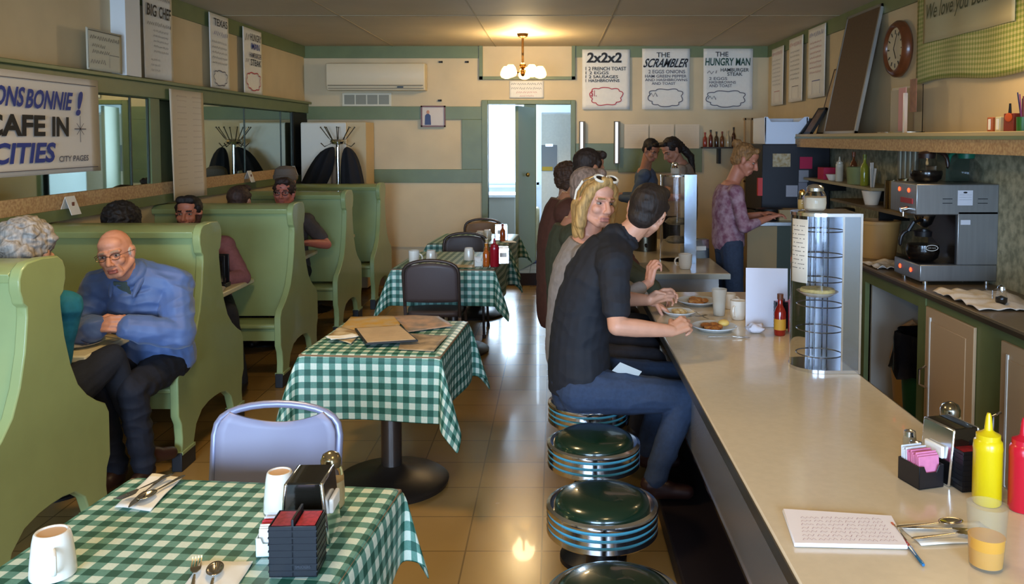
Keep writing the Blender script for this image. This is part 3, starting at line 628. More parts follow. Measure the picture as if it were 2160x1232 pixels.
chair('dark brown padded chair facing between the two far tables', (-.83, 7.48, 0), PI, brf, brn, True, .2, .87)
chair('tan brown chair beyond the farthest checked table', (-.78, 8.82, 0), PI, brf, M('tan_vinyl', '80603f', .5), True, .2, .87)
# ================================================================ STOOLS
scush = M('dark_green_vinyl', '0b2416', .22, coat=.5); teal = M('teal_band', '4f9fb4', .35); 
def stool(lab, loc):
    t = thing('counter_stool', lab, 'stool', loc, 0, 'chrome banded green stools along the counter')
    G().lathe([(.12, .475), (.165, .475), (.166, .50), (.158, .517), (.13, .532), (.08, .54), (.001, .543)], n=48).out('cushion', scush, t)
    r = .192; pr = [(.12, .40), (.186, .402), (r, .408)]
    for k in range(3):
        z = .412+k*.024; pr += [(r, z), (r, z+.012), (r-.005, z+.014), (r-.005, z+.021), (r, z+.023)]
    pr += [(r+.002, .488), (r, .498), (.18, .503), (.164, .498)]
    G().lathe(pr, n=64).out('chrome_ring', chrome, t)
    g = G()
    for k in range(3): g.lathe([(r-.003, .4262+k*.024), (r-.003, .4325+k*.024)], n=64)
    g.out('teal_stripes', teal, t)
    G().lathe([(.085, .36), (.085, .405)], n=32).lathe([(.06, .10), (.055, .36)], n=32).lathe([(.14, 0), (.14, .02), (.09, .06), (.06, .11)], n=36).out('column', M('stool_black', '141214', .4, .3), t)
    return t
st = [(.161, 3.95), (.162, 3.416), (.164, 2.828), (.165, 2.24), (.165, 1.65)]
labs = ['green-topped chrome stool under the man in the black polo', 'empty green-topped stool directly before the seated man', 'empty green-topped stool, largest fully visible one', 'green stool cut off by the bottom picture edge', 'green stool nearest the camera below the frame']
s0 = stool(labs[0], (*st[0], 0))
for i in range(1, 4): dup(s0, (*st[i], 0), label=labs[i])
for y, l in ((4.50, 'stool under the blonde woman'), (5.04, 'stool under the grey-haired man in the dark jacket'), (5.62, 'stool under the man in the brown jacket'), (6.7, 'stool at the second counter under the person with bushy brown hair')):
    dup(s0, (.161, y, 0), label='green-topped '+l)
# ================================================================ COUNTERS
ctop = M('counter_laminate', 'd6c6aa', .2, var=.025, scale=35, coat=.2)
cedge = M('counter_metal_edge', '8d8576', .28, .85); cpan = M('counter_front_panel', 'a39f9b', .25, .55)
def counter(lab, y0, y1):
    t = thing('lunch_counter', lab, 'counter', (0, 0, 0))
    G().box(.55, 1.29, y0, y1, .722, .76).out('counter_top', ctop, t, bev=.006)
    g = G().box(.546, .55, y0-.004, y1+.004, .718, .756).box(1.29, 1.294, y0-.004, y1+.004, .718, .756).box(.55, 1.29, y0-.004, y0, .718, .756).box(.55, 1.29, y1, y1+.004, .718, .756)
    g.out('metal_edge', cedge, t)
    G().box(.62, 1.22, y0+.06, y1-.06, .34, .722).out('front_panel', cpan, t)
    G().box(.74, 1.16, y0+.1, y1-.1, 0, .34).out('plinth', M('plinth_black', '141013', .6), t)
    G().box(.615, .62, y0+.06, y1-.06, .335, .35).out('panel_trim', chrome, t)
counter('long cream lunch counter on the right with metal edge', .35, 5.38)
counter('second cream counter beyond the gap, partly behind the diners', 6.11, 8.2)
t = tag(G().box(.48, .735, .5, 5.3, .002, .09).out('foot_step', M('step_black', '191216', .5), bev=.01), 'black foot step running along the base of the lunch counter', 'step')
# red and white package under the counter
t = thing('carton', 'red and white carton standing under the counter by the man\'s leg', 'carton', (.6, 4.25, .092)); G().box(-.03, .03, -.05, .05, .05, .17).out('red_part', M('carton_red', 'b23222', .5), t); G().box(-.031, .031, -.051, .051, 0, .05).out('white_part', paper, t)
# back counter
t = thing('back_counter', 'brown-topped service counter with green and tan cabinet fronts along the right wall', 'counter', (0, 0, 0))
G().box(2.03, XR-.008, 2.5, 6.9, .885, .92).out('counter_top', M('brown_laminate', '6f5f48', .3, var=.05), t, bev=.004)
G().box(2.028, 2.035, 2.5, 6.9, .883, .905).out('edge_strip', M('dark_strip', '3f3426', .4), t)
ny0, ny1 = 4.70, 5.53
g = G().box(2.07, 2.10, 2.5, ny0, 0, .884).box(2.07, 2.10, ny1, 6.9, 0, .884).box(2.07, 2.10, ny0, ny1, .80, .884)
g.out('green_front', green, t)
G().box(2.11, XR-.01, ny1-.02, ny1, 0, .88).box(2.11, XR-.01, ny0, ny0+.02, 0, .88).box(XR-.03, XR-.01, ny0, ny1, 0, .88).box(2.1, XR-.02, ny0, ny1, 0.001, .02).out('niche_lining', M('niche_grey', 'a9a49a', .6), t)
G().box(2.062, 2.072, ny0-.09, ny0, .0, .884).out('green_stile', green, t)
dm = M('tan_door', 'c2a27c', .5)
for i, (a, b) in enumerate(((4.05, 4.58), (3.2, 3.80))):
    q = G().box(2.052, 2.068, a, b, .08, .83).out('cabinet_door', dm, t, bev=.003)
    G().box(2.046, 2.052, a+.07, b-.07, .18, .76).out('raised_panel', dm, q, bev=.003)
    G().box(2.043, 2.05, b-.075, b-.06, .15, .78).out('light_edge', white, q)
    G().tube([(2.05, b-.02, .5), (2.015, b-.02, .48), (2.015, b-.02, .40), (2.05, b-.02, .38)], .007).out('handle', chrome, q)
# ================================================================ CHANDELIER AND CEILING LAMPS
t = thing('chandelier', 'brass chandelier with glowing glass shades hanging from the ceiling', 'chandelier', (-.33, 8.7, 0))
br_ = M('old_brass', '6b4a22', .35, .9); shd = M('lamp_shade_glow', 'ffd27a', .4, emit=7)
G().cyl((0, 0, 2.46), (0, 0, ZC), .012).lathe([(.001, ZC), (.06, ZC-.002), (.05, ZC-.03), (.012, ZC-.05)]).out('stem', br_, t)
G().ell((0, 0, 2.5), .035).ell((0, 0, 2.43), (.025, .025, .04)).out('hub', br_, t)
for k in range(5):
    a = 2*PI*k/5+.25; c, s = math.cos(a), math.sin(a); R = .185
    G().tube([(0, 0, 2.47), (c*.06, s*.06, 2.43), (c*.13, s*.13, 2.43), (c*R, s*R, 2.48), (c*R, s*R, 2.50)], .008).out('arm', br_, t)
    G().lathe([(.028, 2.50), (.048, 2.475), (.062, 2.44), (.066, 2.41), (.052, 2.385), (.02, 2.372)], c=(c*R, s*R, 0), n=20).out('lamp_shade', shd, t)
l = bpy.data.lights.new('chandelier_light', 'POINT'); l.energy = 50; l.color = (1, .76, .42); l.shadow_soft_size = .12
o = bpy.data.objects.new('chandelier_light', l); COL.objects.link(o); o.location = (-.33, 8.7, 2.62)
# ceiling lamps that light the room (out of the frame, above and behind the camera; one rim shows at the upper right)
def ceiling_lamp(lab, x, y, r, watts, col=(1, .70, .34), z=ZC):
    t = thing('ceiling_lamp', lab, 'ceiling lamp', (x, y, z))
    G().lathe([(r*.5, 0), (r*.55, -.03), (r*1.04, -.045), (r*1.05, -.06), (r, -.065)], n=36).out('rim', white, t)
    G().lathe([(r*.98, -.055), (r*.9, -.08), (r*.5, -.11), (.001, -.12)], n=36).out('diffuser', M('lamp_diffuser', 'ffd9a0', .4, emit=3), t)
    l = bpy.data.lights.new('lamp_light', 'AREA'); l.shape = 'DISK'; l.size = r*2; l.energy = watts; l.color = col
    o = bpy.data.objects.new('lamp_light', l); COL.objects.link(o); o.location = (x, y, z-.14)
ceiling_lamp('round ceiling lamp whose white rim peeks in at the upper right corner', 2.05, 4.35, .2, 8, z=2.66)
G().cyl((2.05, 4.35, 2.66), (2.05, 4.35, ZC), .03).out('lamp_stem', white, bpy.data.objects['ceiling_lamp']).location = (-2.05, -4.35, -2.66)
ceiling_lamp('round ceiling lamp above the frame over the left aisle', -1.2, 3.2, .2, 34)
ceiling_lamp('round ceiling lamp above the frame over the counter aisle', .4, 1.2, .2, 16)
ceiling_lamp('round ceiling lamp above and behind the camera', -.8, -.6, .2, 8)
# ================================================================ COAT RACK
t = thing('coat_rack', 'chrome coat rack with spreading hooks before the white cabinet', 'coat rack', (-2.37, 9.15, 0))
G().cyl((0, 0, .03), (0, 0, 1.70), .022, n=20).lathe([(.2, 0), (.2, .02), (.05, .05), (.022, .08)]).out('pole', chrome, t)
G().lathe([(.025, 1.68), (.075, 1.69), (.09, 1.715), (.075, 1.74), (.02, 1.75)], n=24).out('crown', chrome, t)
for k in range(8):
    a = 2*PI*k/8+.2; c, s = math.cos(a), math.sin(a)
    G().tube([(c*.06, s*.06, 1.71), (c*.10, s*.10, 1.76), (c*.18, s*.18, 1.87)], .005).ell((c*.18, s*.18, 1.87), .009).out('hook', M('dark_chrome', '6d675c', .25, .9), t)
    if k % 2 == 0: G().tube([(c*.06, s*.06, 1.70), (c*.14, s*.14, 1.66), (c*.18, s*.18, 1.70)], .006).out('lower_hook', M('dark_chrome'), t)
def drape(name, lab, loc, prof, col, seed):
    """hanging coat: prof = [(z, x offset, half width, half depth)]"""
    rs = []; n = 28
    for z, xo, w_, d_ in prof:
        rs.append([V((xo+w_*math.cos(a)*(1+.08*math.sin(5*a+seed+z*2)), d_*math.sin(a)*(1+.22*math.sin(6*a+seed+z)), z)) for a in [2*PI*k/n for k in range(n)]])
    t = G().rings(rs).out(name, M('coat_'+col, col, .85, bump=.15, scale=60), None, sub=1); t.location = loc
    return tag(t, lab, 'coat')
drape('hanging_coat', 'black coat hanging askew on the left side of the coat rack', (-2.52, 9.12, 0), [(1.66, .10, .02, .02), (1.62, .05, .08, .05), (1.48, .0, .13, .09), (1.34, -.06, .145, .1), (1.2, -.13, .14, .1), (1.08, -.2, .12, .09), (1.0, -.24, .07, .05)], '0d0d12', 1)
drape('hanging_coat', 'dark charcoal coat hanging straight on the right side of the coat rack', (-2.23, 9.10, 0), [(1.66, -.03, .02, .02), (1.60, -.01, .075, .06), (1.45, .01, .11, .08), (1.2, .03, .135, .09), (.95, .04, .15, .09), (.75, .04, .15, .09)], '16161b', 3)
drape('hanging_coat', 'tan scarf-like coat hanging behind the chrome pole of the coat rack', (-2.42, 9.2, 0), [(1.56, 0, .02, .02), (1.5, 0, .035, .03), (1.3, .01, .05, .04), (1.1, 0, .06, .05), (1.0, 0, .06, .05)], '8d745c', 5)
# ================================================================ SMALL ITEM BUILDERS
def mug(lab, loc, rz=0, r=.04, h=.095, flip=False, group=None, col='ceramic'):
    t = thing('mug', lab, 'mug', loc, rz, group); m = ceram
    if flip: pr = [(r*1.0, 0), (r*1.02, .004), (r*.98, h*.3), (r*.86, h*.8), (r*.78, h*.97), (r*.72, h), (r*.66, h), (r*.6, h-.006), (.001, h-.006)]
    else: pr = [(r*.7, 0), (r*.8, .004), (r*.95, h*.3), (r, h), (r*.88, h), (r*.84, h*.3), (.001, .01)]
    G().lathe(pr, n=32).out('body', m, t)
    G().tube([(r*.86, 0, h*.2), (r*1.35, 0, h*.22), (r*1.6, 0, h*.45), (r*1.5, 0, h*.7), (r*.88, 0, h*.78)], .007, n=8).out('handle', m, t, sub=1)
    if flip: G().lathe([(.001, 0), (r*.62, .0005)], c=(0, 0, h-.004), n=24).out('foot_ring', M('mug_foot', 'c9a27c', .5), t)
    return t
def squeeze(lab, loc, col, name='squeeze_bottle', h=.2, r=.031, group=None):
    t = thing(name, lab, 'squeeze bottle', loc, 0, group); m = M('plastic_'+col, col, .28, coat=.2)
    H = h*.72
    G().lathe([(r*.9, 0), (r, .006), (r, H*.82), (r*1.02, H*.84), (r*1.02, H*.88), (r, H*.9), (r*.98, H*.96), (r*.8, H)], n=32).out('body', m, t)
    G().lathe([(r*.84, H-.002), (r*.84, H+.012), (r*.5, H+.018), (r*.3, H+.024), (r*.2, h*.96), (r*.12, h)], n=28).out('nozzle_cap', m, t)
    return t
def napkin_disp(lab, loc, rz, w_=.11, d_=.11, h=.145):
    """chrome faces with the napkins at local -y and +y, black flanks and top between them"""
    t = thing('napkin_dispenser', lab, 'napkin dispenser', loc, rz)
    a, b = w_/2, d_/2
    G().prism([(-b*.95, 0), (b*.95, 0), (b*.74, h*.97), (b*.6, h), (-b*.6, h), (-b*.74, h*.97)], (-a, 0, 0), Y_, Z_, (a*2, 0, 0)).out('black_body', M('gloss_black', '17140f', .15, coat=.4), t, bev=.004)
    for s in (-1, 1):
        G().prism([(-a-.003, 0), (a+.003, 0), (a+.003, h*1.0), (-a-.003, h*1.0)], (0, s*b, 0), X_, V((0, -s*.24*b/h, 1)), (0, -s*.010, 0)).out('chrome_face', chrome, t, bev=.006)
        G().box(-a*.62, a*.62, -.007, .004, -.018, .018, mat=Matrix.Translation((0, s*(b*.87+.004), h*.55))).out('napkin_edge', paper, t, bev=.004)
    return t
def rack(lab, loc, rz, w_=.1, d_=.075, h=.115, cols=('8e2028', 'a52a30', '5a2a44')):
    t = thing('jelly_rack', lab, 'jelly rack', loc, rz); m = M('rack_black', '14161c', .35)
    a, b = w_/2, d_/2
    G().box(-a, a, -b, b, 0, .004).box(-a, a, -b, -b+.003, 0, h).box(-a, -a+.003, -b, b, 0, h).box(a-.003, a, -b, b, 0, h).box(-a, a, b-.003, b, 0, h).box(-.003, .003, -b, b, 0, h+.015).out('holder', m, t, bev=.0012)
    g = G()
    for k in range(7): g.box(-a-.0012, a+.0012, -b-.0014, b+.0014, .012+k*h/7.6, .012+k*h/7.6+.0035)
    g.out('ribs', m, t)
    g = G(); glyphs(g, 'SMUCKERS', (.006, .040, .022, .029), V((0, -b-.0025, 0)), X_, Z_, -Y_); g.out('moulded_lettering', M('rack_letter', '3c4048', .4), t, smooth=False, norm=False)
    for sx in (-1, 1):
        for k in range(5):
            x = sx*a*.5; z = .006+k*(h-.005)/5
            q = G().lathe([(a*.34, 0), (a*.42, (h-.01)/5*.85), (a*.45, (h-.01)/5*.87)], n=4, c=(0, 0, 0)).out('jelly_cup', M('jelly_%s' % cols[(k+(sx > 0)) % 3], cols[(k+(sx > 0)) % 3], .25, coat=.3), t)
            q.location = (x, 0, z); q.rotation_euler = (0, 0, PI/4); q.scale = (1, d_/w_*1.5, 1)
            if k == 4: G().box(-a*.4, a*.4, -b*.85, b*.85, 0, .002).out('foil_lid', M('foil_%d' % (sx > 0), ('9a3a48', 'b0303a')[sx > 0], .3, .3, var=.25, scale=90), t).location = (x, 0, z+(h-.01)/5*.9)
    return t
def sugar_caddy(lab, loc, rz, boxcol, packs):
    t = thing('sugar_caddy', lab, 'sugar caddy', loc, rz); m = M('caddy_'+boxcol, boxcol, .35)
    a, b, h = .028, .045, .045
    G().box(-a, a, -b, b, 0, .003).box(-a, -a+.003, -b, b, 0, h).box(a-.003, a, -b, b, 0, h).box(-a, a, b-.003, b, 0, h).prism([(-a, 0), (a, 0), (a, h), (a*.6, h), (a*.4, h*.7), (-a*.4, h*.7), (-a*.6, h), (-a, h)], (0, -b, 0), X_, Z_, (0, .003, 0)).out('tray', m, t, bev=.001)
    n = len(packs)*4
    for k in range(n):
        y = -b+.008+k*(2*b-.016)/(n-1); mt = Matrix.Translation((0, y, .004)) @ Matrix.Rotation(-.12+.02*(k % 3), 4, 'X')
        G().box(-a*.82, a*.82, -.0015, .0015, 0, .058+.003*(k % 3), mat=mt).out('packet', M('packet_'+packs[k*len(packs)//n], packs[k*len(packs)//n], .6, var=.06, scale=90), t, bev=.0008)
    return t
def jar(lab, loc, r=.026, h=.09, fill='d9cdb8', lidc=chrome, name='sugar_jar', cat='jar'):
    t = thing(name, lab, cat, loc)
    g = G(); n = 32; rs = []
    for q, z in ((.75, 0), (.95, .08), (1.0, .3), (.95, .55), (.78, .72), (.7, .76)):
        rs.append([V((r*q*(1+.03*math.cos(k*PI/2*1.0+z*3))*math.cos(2*PI*k/n), r*q*(1+.03*math.cos(k*PI/2+z*3))*math.sin(2*PI*k/n), z*h)) for k in range(n)])
    g.rings(rs).out('glass', glass, t)
    G().lathe([(r*.7, .004), (r*.9, h*.1), (r*.94, h*.3), (r*.88, h*.5)], n=24).out('contents', M('fill_'+fill, fill, .7), t)
    G().lathe([(r*.74, h*.74), (r*.76, h*.86), (r*.6, h*.95), (r*.2, h)], n=24).out('lid', lidc, t)
    return t
def cutlery(kind, lab, loc, rz, tilt=0, m=None, group=None):
    m = m or M('cutlery_steel', 'b7b0a4', .2, 1)
    t = thing(kind, lab, kind, loc, rz, group)
    def bar(pts, ws, z):
        g = G(); rs = []
        for (x, zz), w_ in zip(pts, ws): rs.append([V((x, -w_, zz+z)), V((x, w_, zz+z)), V((x, w_, zz+z+.0018)), V((x, -w_, zz+z+.0018))])
        return g.rings(rs)
    bar([(-.10, .002), (-.07, .003), (0, .004), (.03, .006)], [.009, .008, .004, .003], 0).out('handle', m, t, sub=1)
    if kind == 'knife': bar([(.025, .006), (.04, .004), (.09, .002), (.115, .001)], [.004, .009, .009, .002], 0).out('blade', m, t)
    elif kind == 'spoon':
        G().sheet(lambda i, j: V((.055+.033*math.cos(i*2*PI)*j, .019*math.sin(i*2*PI)*j, .002+.007*j*j)), 24, 6).out('bowl', m, t, solid=.0015)
    else:
        bar([(.028, .006), (.045, .004), (.06, .004)], [.004, .011, .012], 0).out('fork_head', m, t)
        for k in range(4): bar([(.058, .004), (.09, .006), (.1, .009)], [.0016, .0014, .0008], 0).out('tine', m, t).location = (0, -.0096+k*.0064, 0)
    return t
# ---- nearest table
z = TZ
mug('white mug turned upside down at the left front of the nearest table', (-1.145, 1.86, z), -1.0, .048, .1, True)
mug('white mug standing behind the napkin dispenser on the nearest table', (-.735, 2.19, z), 2.2, .042, .105, True)
napkin_disp('black and chrome napkin dispenser on the nearest table', (-.612, 2.05, z+.001), PI/2+.03, .12, .125, .155)
rack('black jelly packet rack in front of the napkin dispenser on the nearest table', (-.593, 1.885, z+.001), .03, .108, .085, .118)
sugar_caddy('white caddy of sugar packets left of the jelly rack on the nearest table', (-.685, 1.98, z+.001), .1, 'd8e6e4', ('d9d4cc', 'b8242c', 'd6d6e0'))
jar('tall sugar pourer with brass-coloured dome lid behind the napkin dispenser', (-.60, 2.20, z), .036, .155, 'c4a878', M('brassy_dome', '9c8a68', .2, .9), 'sugar_pourer')
def napkin(lab, loc, rz, w_=.11, h=.16, fold=0):
    t = G().sheet(lambda i, j: V(((i-.5)*w_, (j-.5)*h, .003+.002*math.sin(i*5+j*7)+fold*.01*abs(i-.5))), 10, 10).out('paper_napkin', paper, None, solid=.0015)
    t.location = loc; t.rotation_euler = (0, 0, rz); return tag(t, lab, 'napkin')
def quad_napkin(lab, px, z):
    P4 = [PZ(x, y, z) for x, y in px]; o = G().sheet(lambda i, j: P4[0]*(1-i)*(1-j)+P4[1]*i*(1-j)+P4[2]*i*j+P4[3]*(1-i)*j+V((0, 0, .003+.002*math.sin(i*5+j*7))), 10, 10).out('paper_napkin', paper, None, solid=.0015); return tag(o, lab, 'napkin')
quad_napkin('white paper napkin under crossed cutlery at the far left of the nearest table', [(242, 1072), (317, 1079), (385, 1008), (321, 1002)], z)
a = PZ(316, 1040, z); w1 = PZ(350, 1015, z)-PZ(290, 1068, z); an = math.atan2(w1.y, w1.x)
cutlery('knife', 'knife lying diagonally on the far left napkin', (a.x, a.y, z+.009), an+PI)
cutlery('fork', 'fork crossing the knife on the far left napkin', (a.x-.01, a.y+.0, z+.015), an+PI-.35)
cutlery('spoon', 'spoon lying right of the knife on the far left napkin', (a.x+.03, a.y+.005, z+.008), an+PI-.25)
a = PZ(450, 1225, z); napkin('white paper napkin under fork and spoon at the bottom picture edge', (a.x+.005, a.y-.03, z), .05, .12, .22)
cutlery('fork', 'fork pointing away from the camera at the bottom edge', (a.x-.035, a.y-.02, z+.008), PI/2+.33)
cutlery('spoon', 'spoon with bright highlight at the bottom edge beside the fork', (a.x+.01, a.y-.03, z+.008), PI/2+.28)
# ---- middle table with papers
z = .766
def sheet_paper(name, lab, cat, pts, z, cols, seed=0, th=.0016, sc=14):
    """quad of four corners, clockwise from near left"""
    P4 = [V((p[0], p[1], z)) for p in pts]
    m = M('print_'+cols[0]+cols[1], cols[0], .6, col2=cols[1], scale=sc)
    o = G().sheet(lambda i, j: (P4[0]*(1-i)*(1-j)+P4[1]*i*(1-j)+P4[2]*i*j+P4[3]*(1-i)*j)+V((0, 0, .002+.003*math.sin(6*i+seed)*math.sin(5*j))), 10, 10).out(name, m, None, solid=th)
    return tag(o, lab, cat)
def zz(*p): return [tuple(PZ(a, b, z)[:2]) for a, b in p]
sheet_paper('newspaper', 'newspaper spread with yellow pictures at the back left of the middle table', 'newspaper', zz((700, 715), (835, 700), (855, 668), (740, 668)), z, ('c4ad88', 'cf9f3c'), 1)
sheet_paper('newspaper', 'newspaper page with orange and grey pictures at the back right of the middle table', 'newspaper', zz((860, 703), (955, 690), (925, 668), (830, 668)), z+.004, ('c29a7c', '8a7c70'), 2)
sheet_paper('newspaper', 'grey-brown newspaper page at the front right of the middle table', 'newspaper', zz((840, 738), (915, 742), (945, 708), (850, 705)), z, ('b39a78', '77664f'), 3)
sheet_paper('newspaper', 'folded brown and white paper scrap at the left of the middle table', 'newspaper', zz((690, 712), (740, 728), (765, 700), (715, 694)), z+.005, ('d0bd98', '9a7c50'), 4)
napkin('crumpled white napkin on the left of the middle table', (PZ(722, 717, z).x, PZ(722, 717, z).y, z+.011), .6, .14, .08, 1)
t = thing('menu_folder', 'closed menu in a black-edged folder lying on the middle table papers', 'menu', (0, 0, 0))
q4 = [V(PZ(a, b, z+.02)) for a, b in ((772, 725), (882, 718), (845, 687), (748, 693))]
def quad(e, z0, z1, g):
    c = sum(q4, V((0, 0, 0)))/4; q = [c+(p-c)*e for p in q4]
    return g.rings([[V((p.x, p.y, z0)) for p in q], [V((p.x, p.y, z1)) for p in q]])
quad(1, z+.014, z+.022, G()).out('folder', M('menu_black', '1a1614', .4), t, bev=.001)
quad(.93, z+.022, z+.0235, G()).out('menu_page', M('menu_page', 'c0a684', .5, var=.05), t)
q4b = q4; g = G()
for k in range(6): scribble(g, -.07, .05, -.05+k*.02, .006, V((sum(p.x for p in q4)/4, sum(p.y for p in q4)/4, z+.0238)), X_, Y_, Z_, 0, seed=k)
g.out('faint_print', M('faded_print'), t, smooth=False, norm=False)
# ---- table with red bottle
z = .763
mug('plain white mug with side handle at the left of the third checked table', (-1.10, 6.50, z), 0, .042, .115)
mug('cream mug upside down left of centre on the third checked table', (-.985, 6.62, z), 1, .043, .1, True)
mug('cream mug upside down in the middle of the third checked table', (-.70, 6.78, z), 1, .043, .1, True)
def salt(lab, loc, col='d8cfba'):
    t = thing('shaker', lab, 'shaker', loc); G().lathe([(.02, 0), (.021, .04), (.018, .055)], n=12).out('glass_body', M('shaker_'+col, col, .2, coat=.3), t); G().lathe([(.019, .054), (.017, .066), (.005, .07)], n=16).out('cap', chrome, t); return t
sugar_caddy('white caddy of packets beside the orange bottle on the third checked table', (-.60, 6.47, z), .2, 'ddd8cc', ('e4ded2', 'd8d2cc'))
bottle('hot_sauce_bottle', 'orange hot sauce bottle left of the red squeeze bottle', 'bottle', (-.53, 6.44, z), .027, .18, 'b4581c', 'c47a20', trans=0)
squeeze('dark red squeeze bottle on the third checked table', (-.465, 6.43, z), '9a1422', h=.22, r=.036)
bottle('syrup_bottle', 'amber bottle behind the red squeeze bottle on the third checked table', 'bottle', (-.54, 6.62, z), .028, .19, '8a6a3a', 'b49a6a')
napkin_disp('black napkin dispenser behind the red bottle on the third checked table', (-.41, 6.60, z), .1, .09, .1, .13)
sheet_paper('newspaper', 'paper menu sheet lying at the near edge of the third checked table', 'paper', [(-.85, 6.36), (-.62, 6.36), (-.6, 6.5), (-.8, 6.52)], z, ('c9b58a', 'b39a6c'), 5)
# ---- farthest table
z = .763
t = napkin_disp('black condiment holder with an orange bottle on the farthest checked table', (-.52, 8.1, z), .1, .12, .1, .15)
bottle('hot_sauce_bottle', 'orange hot sauce bottle on the farthest checked table', 'bottle', (-.5, 8.0, z), .026, .17, 'a84a1c', '8a3018')
for i, (x, y) in enumerate(((-.72, 8.05), (-.66, 8.15))): mug(('bright white upside-down mug on the farthest table, left one', 'bright white upside-down mug on the farthest table, right one')[i], (x, y, z), 1, .042, .095, True)
napkin('bright white folded napkin at the right edge of the farthest table', (-.44, 7.95, z), .3, .12, .16)
# ---- booth items
t = thing('menu_holder', 'tall dark upright menu holder on the second booth table', 'menu holder', (-2.26, 5.62, .75))
G().box(-.05, .05, -.045, .045, 0, .03).box(-.045, .045, -.04, -.03, .03, .22).box(-.045, .045, .03, .04, .03, .22).box(-.045, -.035, -.04, .04, .03, .22).out('holder', blackp, t, bev=.006)
G().box(-.03, .03, -.042, -.041, .04, .18).out('chrome_front', chrome, t)
t = thing('dinner_plate', 'plate with silver cutlery before the bald man', 'plate', (-2.33, 4.02, .752)); G().lathe([(.001, .004), (.08, .005), (.125, .018), (.13, .018), (.085, 0), (.001, 0)], n=36).out('plate', ceram, t)
cutlery('fork', 'fork resting on the plate before the bald man', (-2.29, 4.0, .775), 2.4)
napkin('white napkin held near the bald man\'s hands', (-2.36, 4.1, .775), .4, .12, .1, 1)
sheet_paper('newspaper', 'folded paper at the tip of the bald man\'s table', 'paper', [(-2.3, 4.2), (-2.18, 4.15), (-2.2, 4.38), (-2.33, 4.38)], .7515, ('b6a27a', '8a7858'), 6)
for i, (y, x) in enumerate(((6.95, -2.2), (7.2, -2.3))): mug(('white mug at the end of the bespectacled man\'s table', 'second white mug further along the bespectacled man\'s table')[i], (x, y, .752), 0)
tag(G().lathe([(.12, 0), (.13, .015), (.0, .012)], n=30).out('plate', ceram, loc=(-2.3, 5.45, .752)), 'white plate on the second booth table', 'plate')
# ================================================================ COUNTER ITEMS
z = .761
# notebook
t = thing('spiral_notebook', 'small white notebook with red handwriting lying open on the counter', 'notebook', (0, 0, z))
q4 = [PZ(1675, 1152, .765), PZ(1916, 1157, .765), PZ(1882, 1093, .765), PZ(1650, 1078, .765)]
def nb(e, z0, z1, g, dz=0):
    c = sum(q4, V((0, 0, 0)))/4; q = [c+(p-c)*e for p in q4]
    return g.rings([[V((p.x, p.y, z0)) for p in q], [V((p.x, p.y, z1)) for p in q]])
nb(1, .001, .010, G()).out('page_block', M('notebook_pages', 'e6e6ee', .7), t, bev=.003)
nb(.985, .010, .0115, G()).out('top_page', M('notebook_page', 'efe9ee', .7), t, bev=.001)
u = (q4[1]-q4[0]); u.z = 0; L_ = u.length; u.normalize(); v = V((-u.y, u.x, 0)); g = G(); o = V((q4[0].x, q4[0].y, .0118))
for k in range(7):
    scribble(g, .025+.004*k, L_-.02, .02+.0195*k, .0125, o, u, v, Z_, 0, seed=k+40, wd=.0011)
g.out('handwriting', M('red_handwriting', '8a3f50', .7), t, smooth=False, norm=False)
# pen
a, b = V(PZ(1916, 1150, .768)), V(PZ(1948, 1192, .766)); t = thing('ballpoint_pen', 'blue ballpoint pen with a red clip beside the notebook', 'pen', (0, 0, 0))
G().tube([a.lerp(b, -1.2), a.lerp(b, .1)], .0042).out('upper_barrel', M('pen_red', 'b0342c', .3), t)
G().tube([a.lerp(b, .1), a.lerp(b, .92), b], [.0045, .0045, .0035], n=10).out('barrel', M('pen_blue', '1f6a9c', .25, coat=.5), t)
G().tube([a.lerp(b, -1.0), a.lerp(b, -.1)], .0018, n=6).out('clip', chrome, t).location = (0, 0, .006)
# spoon & fork on napkin
napkin('white napkin under the spoon and fork on the near counter', (1.0, 2.06, z), .1, .22, .11)
cutlery('spoon', 'upturned spoon on the napkin between the notebook and juice cup', (.96, 2.085, z+.010), .15)
cutlery('knife', 'knife lying under the spoon between the notebook and juice cup', (.98, 2.065, z+.007), -.12)
cutlery('fork', 'fork nearest the camera beside the juice cup', (.975, 2.03, z+.009), .18)
# juice cup
t = thing('juice_cup', 'translucent plastic cup half full of orange juice at the lower right', 'cup', (1.005, 1.90, z)); t.scale = (1.12, 1.12, 1.1)
fro = M('frosted_plastic', 'b0aa94', .25, alpha=.14)
G().lathe([(.031, .0), (.033, .004), (.040, .135), (.0385, .135), (.032, .006), (.0, .006)], n=40).out('cup', fro, t)
G().lathe([(.0315, .007), (.0355, .068), (.0, .069)], n=40).out('juice', M('orange_juice', 'dc9a10', .3, coat=.3), t)
squeeze('yellow mustard squeeze bottle at the right of the counter', (1.182, 2.24, z), 'd9bf0c', h=.25, r=.037)
squeeze('red ketchup squeeze bottle at the right picture edge', (1.256, 2.20, z), 'c4122c', h=.25, r=.0345)
rack('black jelly packet rack behind the mustard bottle', (1.175, 2.36, z+.001), -PI/2+.18, .1, .075, .115)
napkin_disp('black and chrome napkin dispenser at the right end of the near counter', (1.165, 2.415, z+.001), -1.3, .12, .12, .165)
jar('clear sugar pourer with domed lid behind the napkin dispenser at the right', (1.25, 2.60, z), .04, .165, 'd8cdb8', M('dome_chrome', '8f887a', .2, 1), 'sugar_pourer')
salt('glass salt shaker left of the counter napkin dispenser', (1.115, 2.58, z), 'a39c88').scale = (1.0, 1.0, 1.2)
salt('cream pepper shaker before the counter napkin dispenser', (1.10, 2.50, z), 'cdbb98').scale = (1.1, 1.1, 1.1)
